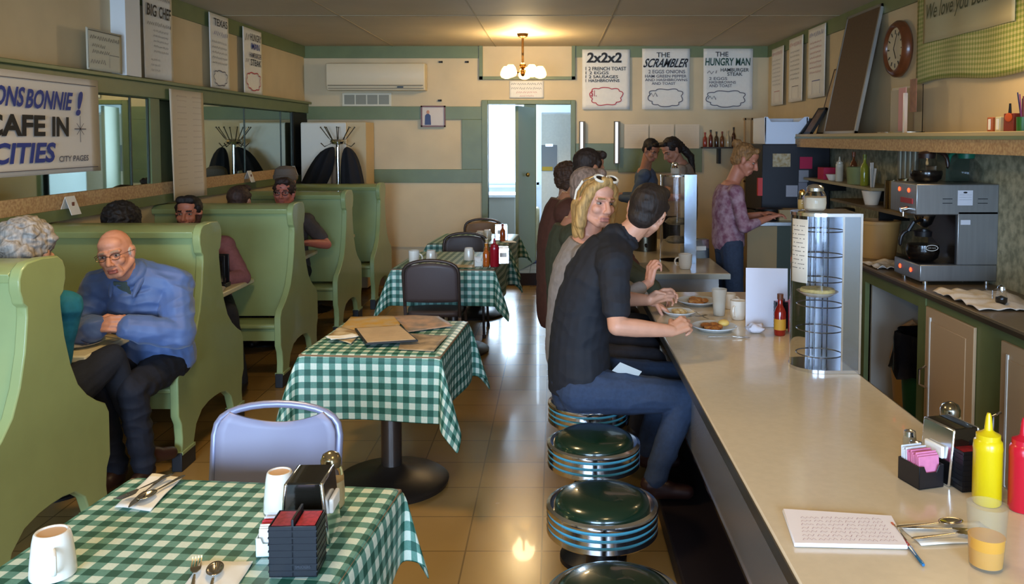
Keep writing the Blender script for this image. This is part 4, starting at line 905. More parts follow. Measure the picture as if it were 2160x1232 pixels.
sugar_caddy('black caddy of white and pink sweetener packets on the near counter', (1.06, 2.375, z+.001), .28, '1b191c', ('d47a9c', 'd47a9c', 'd9dde8')).scale = (1.5, 1.0, 1.45)
# ---- pie case
def pie_case(lab, cx, cy, z0, h, r, xr, full=True):
    t = thing('pie_case', lab, 'pie display case', (cx, cy, z0)); n = 28
    def foot(rr, grow=0): return [(rr*math.cos(a), rr*math.sin(a)) for a in [PI/2+PI*i/n for i in range(n+1)]]+[(xr-cx, -rr), (xr-cx, rr)]
    G().prism(foot(r+.004), (0, 0, 0), X_, Y_, (0, 0, .014)).out('base_plate', chrome, t)
    G().prism(foot(r+.004), (0, 0, h-.014), X_, Y_, (0, 0, .014)).out('top_plate', chrome, t)
    g = G(); g.sheet(lambda i, j: V((r*math.cos(PI/2+PI*i), r*math.sin(PI/2+PI*i), .014+(h-.028)*j)), 32, 1)
    g.sheet(lambda i, j: V(((xr-cx-.075)*i, -r, .014+(h-.028)*j)), 2, 1)
    g.out('curved_glass', M('case_glass', 'f2f6f8', .02, trans=1, ior=1.06, coat=.7), t, norm=False)
    G().box(xr-cx-.075, xr-cx, -r-.003, -r+.003, .014, h-.014).out('side_panel', M('polished_steel', 'a4b2c4', .12, 1, bump=.04, scale=6), t)
    G().box(xr-cx-.004, xr-cx, -r, r, .014, h-.014).box(-.01, xr-cx, r-.003, r, .014, h-.014).out('steel_back', M('inner_steel', 'd4d8e0', .32, .9), t)
    G().tube([(xr-cx, -r-.004, 0), (xr-cx, -r-.004, h)], .005).tube([(xr-cx-.075, -r-.003, .01), (xr-cx-.075, -r-.003, h-.01)], .004).out('corner_trim', chrome, t)
    for k in range(6):
        zz_ = .06+k*(h-.12)/5.2
        G().tube([(.012+(r-.022)*math.cos(a), (r-.022)*math.sin(a), zz_) for a in [2*PI*i/24 for i in range(24)]], .0028, n=6, loop=True).out('wire_shelf', M('wire_steel', '8a8a90', .25, 1), t)
    g = G()
    for dx_ in (-.02, .0, .03, .05): g.tube([(.02+dx_, r-.02, .02), (.02+dx_, r-.02, h-.02)], .0028, n=6)
    g.out('upright_wires', M('wire_steel'), t)
    return t
pc = pie_case('half-round glass and steel pie display case on the near counter', 1.145, 3.61, z, .68, .116, 1.288)
t = thing('pie_plate', 'glass plate of pie on the middle shelf of the pie case', 'pie', (1.145, 3.61, z+.315))
G().lathe([(.0, 0), (.05, 0), (.082, .018), (.085, .018), (.052, -.003), (.0, -.003)], n=36).out('plate', ceram, t)
G().lathe([(.055, .004), (.072, .018), (.066, .030), (.04, .034), (.0, .036)], n=30).out('pie_crust', M('pie_crust', 'c9b070', .7, var=.25, scale=40, bump=.4), t)
t = thing('taped_sheet', 'typed paper sheet taped to the curved glass of the pie case', 'paper', (1.145, 3.61, z+.012))
G().sheet(lambda i, j: V((.123*math.cos(PI*1.06+.72*i), .123*math.sin(PI*1.06+.72*i), .37+.27*j)), 12, 2).out('sheet', M('cream_sheet', 'd6cbb8', .7), t, solid=.0008)
g = G()
for k in range(11):
    for a0 in range(8):
        if (k*5+a0*3) % 7 < 5:
            a = PI*1.06+.06+a0*.07; zc_ = .61-.018*k
            q = [V((.1245*math.cos(a+d_), .1245*math.sin(a+d_), zc_+e)) for d_, e in ((0, 0), (.055, 0), (.055, .003), (0, .003))]; g.b.faces.new([g.b.verts.new(p) for p in q])
g.out('typed_lines', M('typed_ink', '6a625c', .7), t, smooth=False, norm=False)
jar('ribbed glass sugar pourer standing on top of the pie case', (1.13, 3.62, z+.682), .048, .115, 'd9c8b0', chrome, 'sugar_pourer')
jar('small amber-topped shaker behind the sugar pourer on the pie case', (1.085, 3.66, z+.682), .018, .09, 'b08a4a', M('brass'), 'shaker', 'shaker')
# plates and cups by the man
def plate_food(lab, loc, fcol, fc2, r=.125, seed=0, extra=None):
    t = thing('dinner_plate', lab, 'plate of food', loc)
    G().lathe([(.0, .004), (r*.65, .005), (r*.95, .024), (r, .026), (r*1.0, .022), (r*.7, 0), (.0, 0)], n=40).out('plate', M('pale_china', 'cdd2d4', .2, coat=.3), t)
    rnd = random.Random(seed)
    g = G()
    for k in range(9):
        a = rnd.random()*6.3; q = rnd.random()*r*.5; g.ell((q*math.cos(a), q*math.sin(a), .014+.01*rnd.random()), (r*.3*rnd.uniform(.6, 1), r*.25, .014), Matrix.Rotation(a, 3, 'Z'), n=10)
    g.out('food', M('food_'+fcol, fcol, .6, col2=fc2, scale=60, bump=.4), t)
    if extra: G().ell((.05, .01, .035), (.03, .028, .018)).out('butter_scoop', M('egg_yellow', 'e0b860', .5), t)
    return t
plate_food('deep plate of hash and egg in front of the man in the black polo', (.83, 4.30, z), '8f4a1c', 'b9742f', .115, 3, True)
plate_food('half eaten plate of hash browns in front of the blonde woman', (.86, 4.98, z), 'a4602a', 'c48a4a', .125, 5)
plate_food('small side plate between the two diners\' plates', (.70, 4.66, z), 'cbb58a', 'b89a62', .09, 8)
cutlery('knife', 'knife lying on the counter in front of the hash plate', (.86, 4.13, z+.002), -.05)
cutlery('fork', 'fork lying on the edge of the blonde woman\'s side plate', (.74, 4.5, z+.02), .4)
t = thing('water_glass', 'frosted plastic glass of milky water between the plates and white mug', 'glass', (.925, 4.66, z))
G().lathe([(.032, 0), (.043, .15), (.0415, .15), (.031, .004), (.0, .004)], n=32).out('glass', M('frosted_glass', 'cfc8b8', .2, alpha=.45), t); G().lathe([(.031, .005), (.036, .075), (0, .076)], n=32).out('water', M('milky', 'dcd8d0', .4), t)
mug('white mug with handle beside the standing white card', (1.01, 4.56, z), -2.2, .044, .105)
mug('cream mug behind the frosted glass', (1.02, 4.85, z), 0, .04, .09)
t = tag(G().box(-.108, .108, -.003, .003, 0, .31).out('standing_card', M('blank_card', 'dcdce8', .7), loc=(1.118, 4.37, z)), 'large blank white card standing upright on the counter', 'menu'); t.rotation_euler = (-.06, 0, -.12)
bottle('hot_sauce_bottle', 'red hot sauce bottle with wooden-coloured cap before the white card', 'bottle', (1.14, 4.19, z), .029, .21, '8e1c10', '6a3a22', neck=.42, labelc='c9922a')
squeeze('red squeeze bottle partly behind the pie case glass', (1.235, 4.25, z), 'b0182c', h=.24, r=.036)
rack('black rack holding sauces behind the red hot sauce bottle', (1.20, 4.36, z), 0, .09, .06, .14)
t = G().ell((0, 0, .02), (.045, .035, .022), n=20).out('crumpled_napkin', M('tissue', 'dcd8e0', .8), loc=(1.03, 4.24, z)); tag(t, 'crumpled white tissue at the foot of the standing card', 'napkin')
for q in t.data.vertices: q.co *= 1+.5*noise.noise(q.co*60)
for q in t.data.vertices: q.co.z = max(q.co.z, .001)
# ---- counter 2 items
t = thing('pie_case', 'narrow tall steel-backed pie case on the second counter', 'pie display case', (.98, 6.72, z)); h2 = .70
G().lathe([(.13, 0), (.13, .012)], n=32).out('base_plate', chrome, t); G().lathe([(.13, h2-.012), (.13, h2)], n=32).out('top_plate', chrome, t)
G().lathe([(.128, .012), (.128, h2-.012)], n=32).out('curved_glass', M('case_glass'), t)
G().box(.045, .14, -.14, .10, .0, h2+.005).out('steel_panel', M('polished_steel'), t)
G().lathe([(.0, .3), (.06, .3), (.09, .32), (.06, .35), (0, .36)], n=20).lathe([(.0, .15), (.06, .15), (.09, .17), (.06, .2), (0, .21)], n=20).out('pie_plates', M('pie_dim', '8a7858', .6, var=.3), t)
jar('sugar pourer on top of the second pie case', (.97, 6.72, z+h2+.001), .035, .1, 'cfc4b4')
mug('cream mug with side handle on the second counter', (.995, 6.33, z), PI, .052, .115)
bottle('hot_sauce_bottle', 'orange hot sauce bottle behind the cream mug', 'bottle', (1.10, 6.75, z), .03, .21, 'b8641c', 'c8882c', neck=.4)
napkin_disp('dark chrome napkin dispenser on the second counter', (1.19, 6.9, z), .2, .15, .12, .16)
sheet_paper('placemat', 'grey-brown placemat lying at the second counter edge', 'placemat', [(.62, 6.25), (.86, 6.2), (.86, 6.6), (.62, 6.6)], z, ('8a7c5c', '6f6248'), 9)
t = thing('coffee_urn', 'dark metal coffee urn at the far end of the second counter', 'coffee urn', (.80, 7.4, z)); G().lathe([(.11, 0), (.11, .3), (.07, .38), (.02, .4)], n=24).out('body', M('dim_steel', '5a5446', .3, .9), t); G().cyl((0, -.11, .06), (0, -.15, .05), .012).out('tap', blackp, t)
# ================================================================ BACK COUNTER ITEMS
zb = .921
t = thing('coffee_maker', 'large stainless steel coffee brewer with glowing red switches', 'coffee maker', (2.075, 4.72, zb))
ms = M('brewer_steel', '8f8f8e', .33, .75, var=.05, scale=60, stretch=(1, 1, .05)); W_, D_ = .44, .36
G().box(0, W_, 0, D_, .02, .115).out('base', ms, t, bev=.006)
G().box(.21, W_, 0, D_, .115, .42).out('column', ms, t, bev=.004)
G().box(-.03, W_, 0, D_, .40, .575).out('head', ms, t, bev=.006)
G().box(.0, .21, .02, D_-.02, .115, .118).out('warming_plate', blackp, t)
G().box(.2, .212, .01, D_-.01, .118, .40).out('dark_recess', M('recess_black', '100f10', .3), t)
for x in (.05, .4): 
    for y in (.04, .32): G().cyl((x, y, 0), (x, y, .02), .014).out('foot', chrome, t)
sw = M('red_switch_glow', 'ff3c1c', .4, emit=6)
for k, (x, y, zz_) in enumerate(((-.031, .10, .535), (-.031, .23, .535), (-.001, .12, .07), (-.001, .27, .07))): G().ell((x, y, zz_), (.005, .013, .013)).out('red_switch', sw, t)
G().box(-.036, -.03, .04, .2, .46, .49).out('red_badge', M('badge_red', 'a02424', .4), t)
G().cyl((-.03, .1, .43), (-.075, .1, .42), .014).cyl((-.06, .1, .42), (-.06, .1, .385), .008).out('hot_water_tap', chrome, t)
G().lathe([(.05, .40), (.06, .38), (.04, .33), (.012, .31)], c=(.1, .18, 0)).out('filter_basket', chrome, t)
G().tube([(.06, .12, .36), (.0, .1, .35), (-.03, .1, .30)], .012).out('basket_handle', blackp, t)
G().box(.205, .29, -.002, .0, .455, .54).out('rating_label', M('label_grey', 'c2c2c8', .5), t)
G().ell((.247, -.003, .528), (.012, .001, .005)).out('label_badge', blackp, t)
g = G()
for k in range(3): scribble(g, .212, .282, .515-.014*k, .004, V((0, -.003, 0)), X_, Z_, -Y_, 0, seed=k)
g.out('label_print', blackink, t, smooth=False, norm=False)
G().box(.225, .28, -.002, 0, .345, .372).out('small_label', M('label_grey'), t)
g = G()
for x in (.12, .32):
    for k in range(2): g.box(x, x+.055, -.002, 0, .49-.025*k, .494-.025*k)
g.out('vent_slots', blackp, t)
def pot(lab, loc, hcol, fill=.45, rz=0, oval=False):
    t = thing('coffee_pot', lab, 'coffee pot', loc, rz)
    gm = M('pot_glass', '1a1c1c', .03, alpha=.16, coat=.6)
    G().lathe([(.055, 0), (.075, .02), (.082, .05), (.075, .085), (.05, .115), (.04, .13)], n=36).out('glass_body', gm, t)
    if fill: G().lathe([(.053, .003), (.073, .02), (.080, .048), (.076, .048+fill*.03), (.0, .0485+fill*.03)], n=32).out('coffee', M('coffee_dark', '120a06', .15), t)
    hm = M('pot_handle_'+hcol, hcol, .35)
    G().lathe([(.041, .125), (.044, .15), (.03, .16), (.0, .165)], n=28).out('lid', hm, t)
    G().tube([(-.03, 0, .15), (-.085, 0, .16), (-.115, 0, .13), (-.115, 0, .07)], [.013, .014, .013, .010], n=10).out('handle', hm, t, sub=1)
    if oval:
        g = G(); stroke(g, [(.03*math.cos(a), .014*math.sin(a)) for a in [2*PI*k/30 for k in range(30)]], .003, V((.01, -.0815, .075)), X_, Z_, -Y_, loop=True); scribble(g, -.02, .02, 0, .008, V((.01, -.0815, .075)), X_, Z_, -Y_, 0, seed=3)
        g.out('oval_badge', M('badge_silver', 'b8b4ac', .4), t, smooth=False, norm=False)
    return t
pot('coffee pot with black handle on the lower warming plate of the brewer', (2.15, 4.86, zb+.12), '141214', 1.2, 0, True).scale = (1.15, 1.15, 1.15)
pot('black handled coffee pot half full on top of the brewer, left one', (2.17, 4.88, zb+.577), '241612', .5, 2.2).scale = (1.12, 1.12, 1.12)
pot('green handled empty coffee pot on top of the brewer, right one', (2.38, 4.84, zb+.577), '0e5a44', 0, .3).scale = (1.12, 1.12, 1.12)
tag(G().box(0, .14, 0, .12, 0, .17).out('dark_box', M('dark_green_box', '2e3a26', .5), loc=(2.34, 5.0, zb+.577)), 'dark green box standing behind the pots on the brewer', 'box')
o = PZ(2105, 625, zb); t = thing('syrup_jar', 'small round jar of dark syrup on a towel right of the brewer', 'jar', (2.22, 4.12, zb+.01))
G().lathe([(.018, 0), (.028, .015), (.028, .035), (.02, .055), (.018, .075)], n=24).out('glass', M('case_glass'), t); G().lathe([(.017, .002), (.0265, .015), (.0265, .033), (.0, .045)], n=24).out('syrup', M('coffee_dark'), t)
G().lathe([(.02, .073), (.018, .09), (.006, .098)], n=20).out('lid', chrome, t); G().tube([(-.02, 0, .08), (-.045, 0, .07), (-.045, 0, .03)], .003, n=6).out('handle', chrome, t)
def towel(lab, loc, w_, d_, seed):
    t = G().sheet(lambda i, j: V(((i-.5)*w_, (j-.5)*d_, .006+.035*abs(noise.noise(V((i*4+seed, j*4, seed)))))), 24, 24).out('towel', M('towel_cream', 'd2c8bc', .9, bump=.3, scale=150), None, solid=.003)
    t.location = loc; return tag(t, lab, 'towel')
towel('cream towel spread beneath the syrup jar on the back counter', (2.23, 4.25, zb), .36, .5, 1)
towel('crumpled white towel on the back counter corner behind the pie case', (2.17, 5.42, zb), .24, .30, 5)
t = thing('dark_pan', 'dark shallow pan rim at the right edge of the back counter', 'pan', (2.33, 3.78, zb)); G().lathe([(.0, .012), (.09, .013), (.13, .028), (.135, .026), (.1, 0), (0, 0)], n=40).out('pan', M('pan_dark', '4a3a2a', .3, .6), t)
t = thing('steel_kettle', 'brushed steel kettle cut off by the right picture edge', 'kettle', (2.42, 4.08, zb)); G().lathe([(.085, 0), (.095, .05), (.08, .13), (.04, .17), (.0, .18)], n=36).out('body', steel, t)
# tan bucket
t = thing('bucket', 'tan plastic bucket behind the brewer on the back counter', 'bucket', (2.27, 5.85, zb)); G().lathe([(.12, 0), (.145, .24), (.152, .24), (.152, .26), (.14, .26), (.115, .005), (0, .005)], n=32).out('body', M('tan_bucket', 'b98e52', .5), t); G().tube([(.15*math.cos(a), .15*math.sin(a), .235-.06*math.sin(a)**2) for a in [PI*k/12 for k in range(13)]], .003).out('handle', steel, t)
t = thing('steel_canister', 'tall ribbed steel canister left of the tan bucket', 'canister', (2.17, 6.25, zb)); G().lathe([(.08, 0), (.08, .3), (.075, .31), (.0, .32)], n=28).out('body', M('dim_steel'), t)
# wall shelves with crockery
t = thing('metal_shelf', 'thin pale shelf fixed to the patterned wall above the back counter', 'shelf', (0, 0, 0)); G().box(2.22, XR-.002, 5.85, 7.45, 1.385, 1.405).out('board', M('shelf_pale', 'a89a76', .5), t); 
for y in (6.0, 7.2): G().box(2.3, XR-.002, y, y+.02, 1.30, 1.385).out('bracket', blackm, t)
t = thing('metal_shelf', 'lower brown shelf carrying cups and pitchers near the brewer', 'shelf', (0, 0, 0)); G().box(2.18, XR-.002, 5.15, 6.6, 1.262, 1.28).out('board', M('shelf_brown', '6e5e42', .5), t); G().box(2.3, XR-.002, 5.9, 5.92, 1.17, 1.262).out('bracket', blackm, t)
def cyl_item(name, lab, cat, x, y, z0, r, h, m, taper=1.1, group=None):
    t = G().lathe([(r/taper, 0), (r, h), (r*.93, h), (r*.85/taper, .005), (0, .005)], n=24).out(name, m, None, loc=(x, y, z0)); return tag(t, lab, cat, group)
cyl_item('green_tub', 'dull green tub on the thin pale shelf', 'tub', 2.32, 6.35, 1.406, .10, .13, M('green_tub', '7c8454', .6))
squeeze('white squeeze bottle on the thin pale shelf', (2.3, 6.75, 1.406), 'cfc8b4', h=.2, r=.03)
bottle('spray_bottle', 'yellow-green bottle beside the dull green tub', 'bottle', (2.28, 6.15, 1.406), .03, .23, '8c8f2c', '6a7020')
bottle('brown_bottle', 'brown bottle beside the white squeeze bottle', 'bottle', (2.36, 6.6, 1.406), .03, .24, '6e3a1e', '8a4a2a')
tag(G().box(-.06, .06, -.08, .08, 0, .1).out('red_box', M('pinkish_red', 'b01f45', .6), loc=(2.32, 7.1, 1.406)), 'crimson box on the far end of the thin pale shelf', 'box')
t = thing('small_bowl', 'pale bowl on the far end of the thin pale shelf', 'bowl', (2.3, 6.92, 1.406)); G().lathe([(.03, 0), (.055, .05), (.05, .05), (.0, .01)], n=24).out('bowl', ceram, t)
t = thing('straw_cup', 'white cup bristling with straws on the lower brown shelf', 'cup', (2.26, 5.95, 1.281)); G().lathe([(.045, 0), (.07, .10), (.065, .10), (.04, .005), (0, .005)], n=24).out('cup', ceram, t)
for k in range(7): G().cyl((0, 0, .01), (.02*math.cos(k*1.1), .03*math.sin(k*1.7), .26+.02*(k % 3)), .006, n=8).out('straw', M('straw_white', 'c9c2b6', .5), t)
for i, (y, h, m) in enumerate(((5.62, .19, M('pitcher_steel', '9a8c6c', .15, 1)), (5.42, .21, M('pitcher_steel')), (5.24, .23, M('cup_stack', '8c8478', .35)))):
    cyl_item('metal_pitcher' if i < 2 else 'cup_stack', ('shiny metal pitcher left of the second pitcher on the brown shelf', 'shiny metal pitcher next to the stack of grey cups', 'tall stack of translucent grey cups beside the brewer')[i], ('pitcher', 'pitcher', 'cups')[i], 2.28, y, 1.281, .055, h, m, .95)
cyl_item('steel_cylinder', 'tall brown-grey canister just behind the brewer head', 'canister', 2.38, 5.22, 1.281, .06, .30, M('canister_brown', '7a6c5a', .3, .6), 1)
g = thing('paper_cup_tubes', 'cluster of long thin cup tubes hanging on the patterned wall', 'cups', (2.45, 5.8, 1.42))
for k in range(4): G().cyl((0, -.12+k*.08, 0), (0, -.12+k*.08, .30), .022).out('cup_tube', M('tube_grey', '94907e', .4, .3), g)
# black refrigeration unit with notes, white crate on top
t = thing('black_cabinet', 'tall black appliance covered in notes at the end of the back counter', 'appliance', (0, 0, 0))
G().box(1.86, 2.47, 7.5, 8.15, .90, 1.70).out('body', M('appliance_black', '13141c', .5), t, bev=.008)
G().box(1.90, XR-.02, 7.45, 8.2, 0, .90).out('cabinet_base', M('base_brown', '3a3228', .5), t)
def note(lab, x0, y0, x1, y1, col, col2=None):
    a = PY(x0, y0, 7.495); b = PY(x1, y1, 7.495)
    tag(G().box(a.x, b.x, 7.49, 7.499, b.z, a.z).out('pinned_note', M('note_'+col, col, .7, col2=col2, scale=40)), lab, 'note')
note('tan and cream picture card stuck on the black appliance', 1630, 324, 1667, 352, '9a8050', 'b8a88a')
note('crimson square note stuck on the black appliance', 1687, 331, 1713, 356, 'b01f45')
note('white slip hanging below the crimson note', 1685, 359, 1705, 384, '8f8c90')
note('small grey-white note low on the black appliance', 1658, 391, 1682, 415, '9c9aa0')
note('grey slip lowest beside the sugar pourer', 1684, 385, 1702, 410, '7a7880')
t = thing('white_crate', 'translucent white plastic crate on top of the black appliance', 'crate', (0, 0, 0)); cm = M('crate_white', 'd4dcea', .3)
g = G().box(1.9, 2.27, 7.55, 8.0, 1.701, 1.72).prism([(1.9, 1.72), (2.27, 1.72), (2.29, 1.945), (2.25, 1.945), (2.2, 1.90), (1.95, 1.90), (1.92, 1.945), (1.89, 1.945)], (0, 7.55, 0), X_, Z_, (0, .01, 0)).box(1.895, 1.905, 7.55, 8.0, 1.72, 1.94).box(2.27, 2.28, 7.55, 8.0, 1.72, 1.94).box(1.9, 2.27, 7.99, 8.0, 1.72, 1.94)
g.out('crate', cm, t)
t = thing('wooden_rack', 'narrow light wooden rack beside the white crate', 'rack', (0, 0, 0)); g = G()
for x in (1.95, 2.02, 2.09): g.box(x, x+.015, 8.6, 8.64, 0, 1.96)
for zz_ in (1.3, 1.6, 1.94): g.box(1.94, 2.11, 8.6, 8.64, zz_, zz_+.02)
g.out('slats', M('light_wood', 'b08a58', .5), t)
t = thing('steel_prep_table', 'low steel prep table where the older server works', 'table', (0, 0, 0))
G().box(1.60, 2.10, 6.95, 7.44, 1.02, 1.055).out('top', steel, t, bev=.004); G().box(1.62, 1.87, 7.0, 7.4, .0, 1.02).out('tan_side', M('tan_side', '8f7448', .5), t); G().box(1.87, 2.08, 7.0, 7.4, 0, 1.02).out('green_side', M('dark_green_side', '2c3424', .5), t)
t = thing('cooking_pot', 'dark round pot on the steel prep table', 'pot', (1.85, 7.2, 1.057)); G().lathe([(.1, 0), (.12, .03), (.12, .09), (.0, .10)], n=28).out('body', blackm, t); G().tube([(-.1, 0, .08), (-.22, 0, .1)], .012).out('handle', blackm, t)
t = tag(G().box(-.12, .12, -.1, .1, 0, .09).out('carton_tray', M('cardboard', '9a8258', .6), loc=(2.02, 7.15, 1.057)), 'low cardboard tray on the steel prep table', 'box')
tag(G().box(-.02, .02, -.02, .02, 0, .16).out('red_carton', M('bright_red', 'c2302a', .5), loc=(1.84, 7.43, 1.2)), 'small bright red box hanging by the black appliance', 'box')
bpy.data.objects['red_carton'].location = (1.835, 7.47, 1.24)
# niche bins
t = thing('waste_bin', 'dark green waste bin lined with a black bag in the counter niche', 'bin', (2.27, 5.02, .02))
G().lathe([(.13, 0), (.165, .5), (.16, .5), (.125, .01), (0, .01)], n=32).out('bin', M('bin_green', '0e5236', .45), t)
g = G(); n = 36; rs = []
for z_, r_ in ((.50, .15), (.545, .165), (.56, .185), (.52, .195), (.42, .2), (.33, .21), (.31, .215)):
    rs.append([V((r_*(1+.06*math.sin(7*a+z_*9)+.04*math.sin(13*a))*math.cos(a), r_*(1+.06*math.sin(7*a+z_*9))*math.sin(a), z_+.02*math.sin(5*a)*(z_ < .4))) for a in [2*PI*k/n for k in range(n)]])
g.rings(rs).out('black_bag', M('bag_black', '0d0d12', .25, bump=.5, scale=18), t)
t = thing('bucket', 'tan bucket with a folded bag in the counter niche beside the green bin', 'bucket', (2.3, 5.33, .02)); G().lathe([(.10, 0), (.125, .30), (.13, .31), (.11, .40), (.0, .40)], n=28).out('body', M('tan_bucket'), t); G().tube([(-.06, 0, .4), (-.05, 0, .52), (.0, 0, .55), (.05, 0, .5)], .02).out('bag_top', M('bag_tan', 'b08a62', .5), t)
# ================================================================ PEOPLE
import numpy as np
def remesh(g, vox, sm, name, mats, wr=0, wsc=9, fold=None):
    me = g.mesh(name, mats, smooth=False); ob = bpy.data.objects.new('tmp', me); COL.objects.link(ob)
    k = ob.modifiers.new('r', 'REMESH'); k.mode = 'VOXEL'; k.voxel_size = vox; k.use_smooth_shade = True
    k = ob.modifiers.new('s', 'SMOOTH'); k.factor = .5; k.iterations = sm
    dg = bpy.context.evaluated_depsgraph_get(); new = bpy.data.meshes.new_from_object(ob.evaluated_get(dg))
    COL.objects.unlink(ob); bpy.data.objects.remove(ob); bpy.data.meshes.remove(me)
    new.name = name
    if not new.materials:
        for m in (mats if isinstance(mats, (list, tuple)) else [mats]): new.materials.append(m)
    if wr:
        ns = [v.normal.copy() for v in new.vertices]
        for v, n in zip(new.vertices, ns):
            p = v.co; a = noise.noise(V((p.x*wsc, p.y*wsc, p.z*wsc*1.8))); b = noise.noise(p*wsc*2.3)
            v.co = p+n*wr*((1-abs(a)*2.2)*.7+b*.5)
    new.polygons.foreach_set('use_smooth', [True]*len(new.polygons))
    return new
def link(me, name, parent):
    o = bpy.data.objects.new(name, me); COL.objects.link(o); o.parent = parent; return o
def ik(S, W, l1, l2, pole):
    d = W-S; L = min(d.length, (l1+l2)*.999); a = (l1*l1-l2*l2+L*L)/(2*L); h = math.sqrt(max(l1*l1-a*a, 0)); u = d.normalized()
    p = V(pole); p = p-u*p.dot(u); p.normalize(); return S+u*a+p*h
def hand(g, W, d, n, side, curl=.6, k=1.0, spread=1.0):
    W, d = V(W), V(d).normalized(); n = V(n); n = (n-d*n.dot(d)).normalized(); th = d.cross(n)*(1 if side == 'R' else -1)
    K = []
    for i, (la, lo) in enumerate(((.030, .082), (.010, .088), (-.011, .084), (-.030, .074))):
        kn = W+d*lo*k+th*la*k; K.append(kn); g.cap(W+d*.012*k+th*la*.55*k, kn, .0145*k, .0115*k, n=8)
    g.cap(W+d*.02*k, W+d*.06*k, .019*k, .018*k, n=8)
    for i, kn in enumerate(K):
        f = (.9, 1.0, .95, .76)[i]*k; c = curl*(.85+.1*i); p = kn; ang = 0; dd = (d+th*(.10-.07*i)*spread).normalized()
        for L, da, r0, r1 in ((.042, .75, .0098, .0088), (.026, 1.0, .0088, .008), (.021, .7, .008, .007)):
            ang += da*c; q = dd*math.cos(ang)+n*math.sin(ang); e = p+q*L*f; g.cap(p, e, r0*k, r1*k, n=8); p = e
    b = W+d*.022*k+th*.026*k; q = (d*.62+th*.62+n*.45).normalized(); e = b+q*.040*k; g.cap(b-q*.01*k, e, .0145*k, .0115*k, n=8)
    q2 = (d*.85+th*(.25-.5*curl)+n*(.3+.4*curl)).normalized(); e2 = e+q2*.030*k; g.cap(e, e2, .0108*k, .0085*k, n=8); g.cap(e2, e2+(q2+n*.2).normalized()*.018*k, .0085*k, .007*k, n=8)
def head_prims(g, T, female=0, nose=1.0, old=0, lowres=False):
    R = T.to_3x3(); s = R.col[0].length; Rn = R.normalized() if hasattr(R, 'normalized') else R
    q = lambda x, y, z: T @ V((x, y, z))
    def E(c, r, n=20): g.ell(q(*c), tuple(a*s for a in r), Rn, n=n)
    def C(a, b, r0, r1, n=12): g.cap(q(*a), q(*b), r0*s, r1*s, n=n)
    E((0, -.014, .032), (.074, .093, .085)); E((0, .018, -.025), (.060, .066, .072))
    E((0, .044, -.082), (.030-.004*female, .034, .028)); E((0, .036, .055), (.058, .045, .042))
    for x in (-1, 1):
        C((x*.056, -.005, -.045), (x*.022, .058, -.088), .022, .018); E((x*.033, .056, -.022), (.026, .026, .024)); 
        E((x*.076, -.006, -.004), (.011, .019, .031), n=12); E((x*.080, -.014, .010), (.008, .016, .018), n=10)
        C((x*.012, .080, .024), (x*.044, .066, .024), .0105, .010)
        E((x*.012, .093, -.034), (.0085, .010, .0085), n=10)
    C((0, .082, .018), (0, .107*nose, -.028), .0085, .0125)
    C((-.016, .083, -.060), (.016, .083, -.060), .0075, .0075); C((-.013, .082, -.070), (.013, .082, -.070), .0085, .0085); E((0, .073, -.064), (.028, .016, .018))
    if old: 
        for x in (-1, 1): C((x*.026, .078, -.042), (x*.036, .066, -.072), .008, .007)
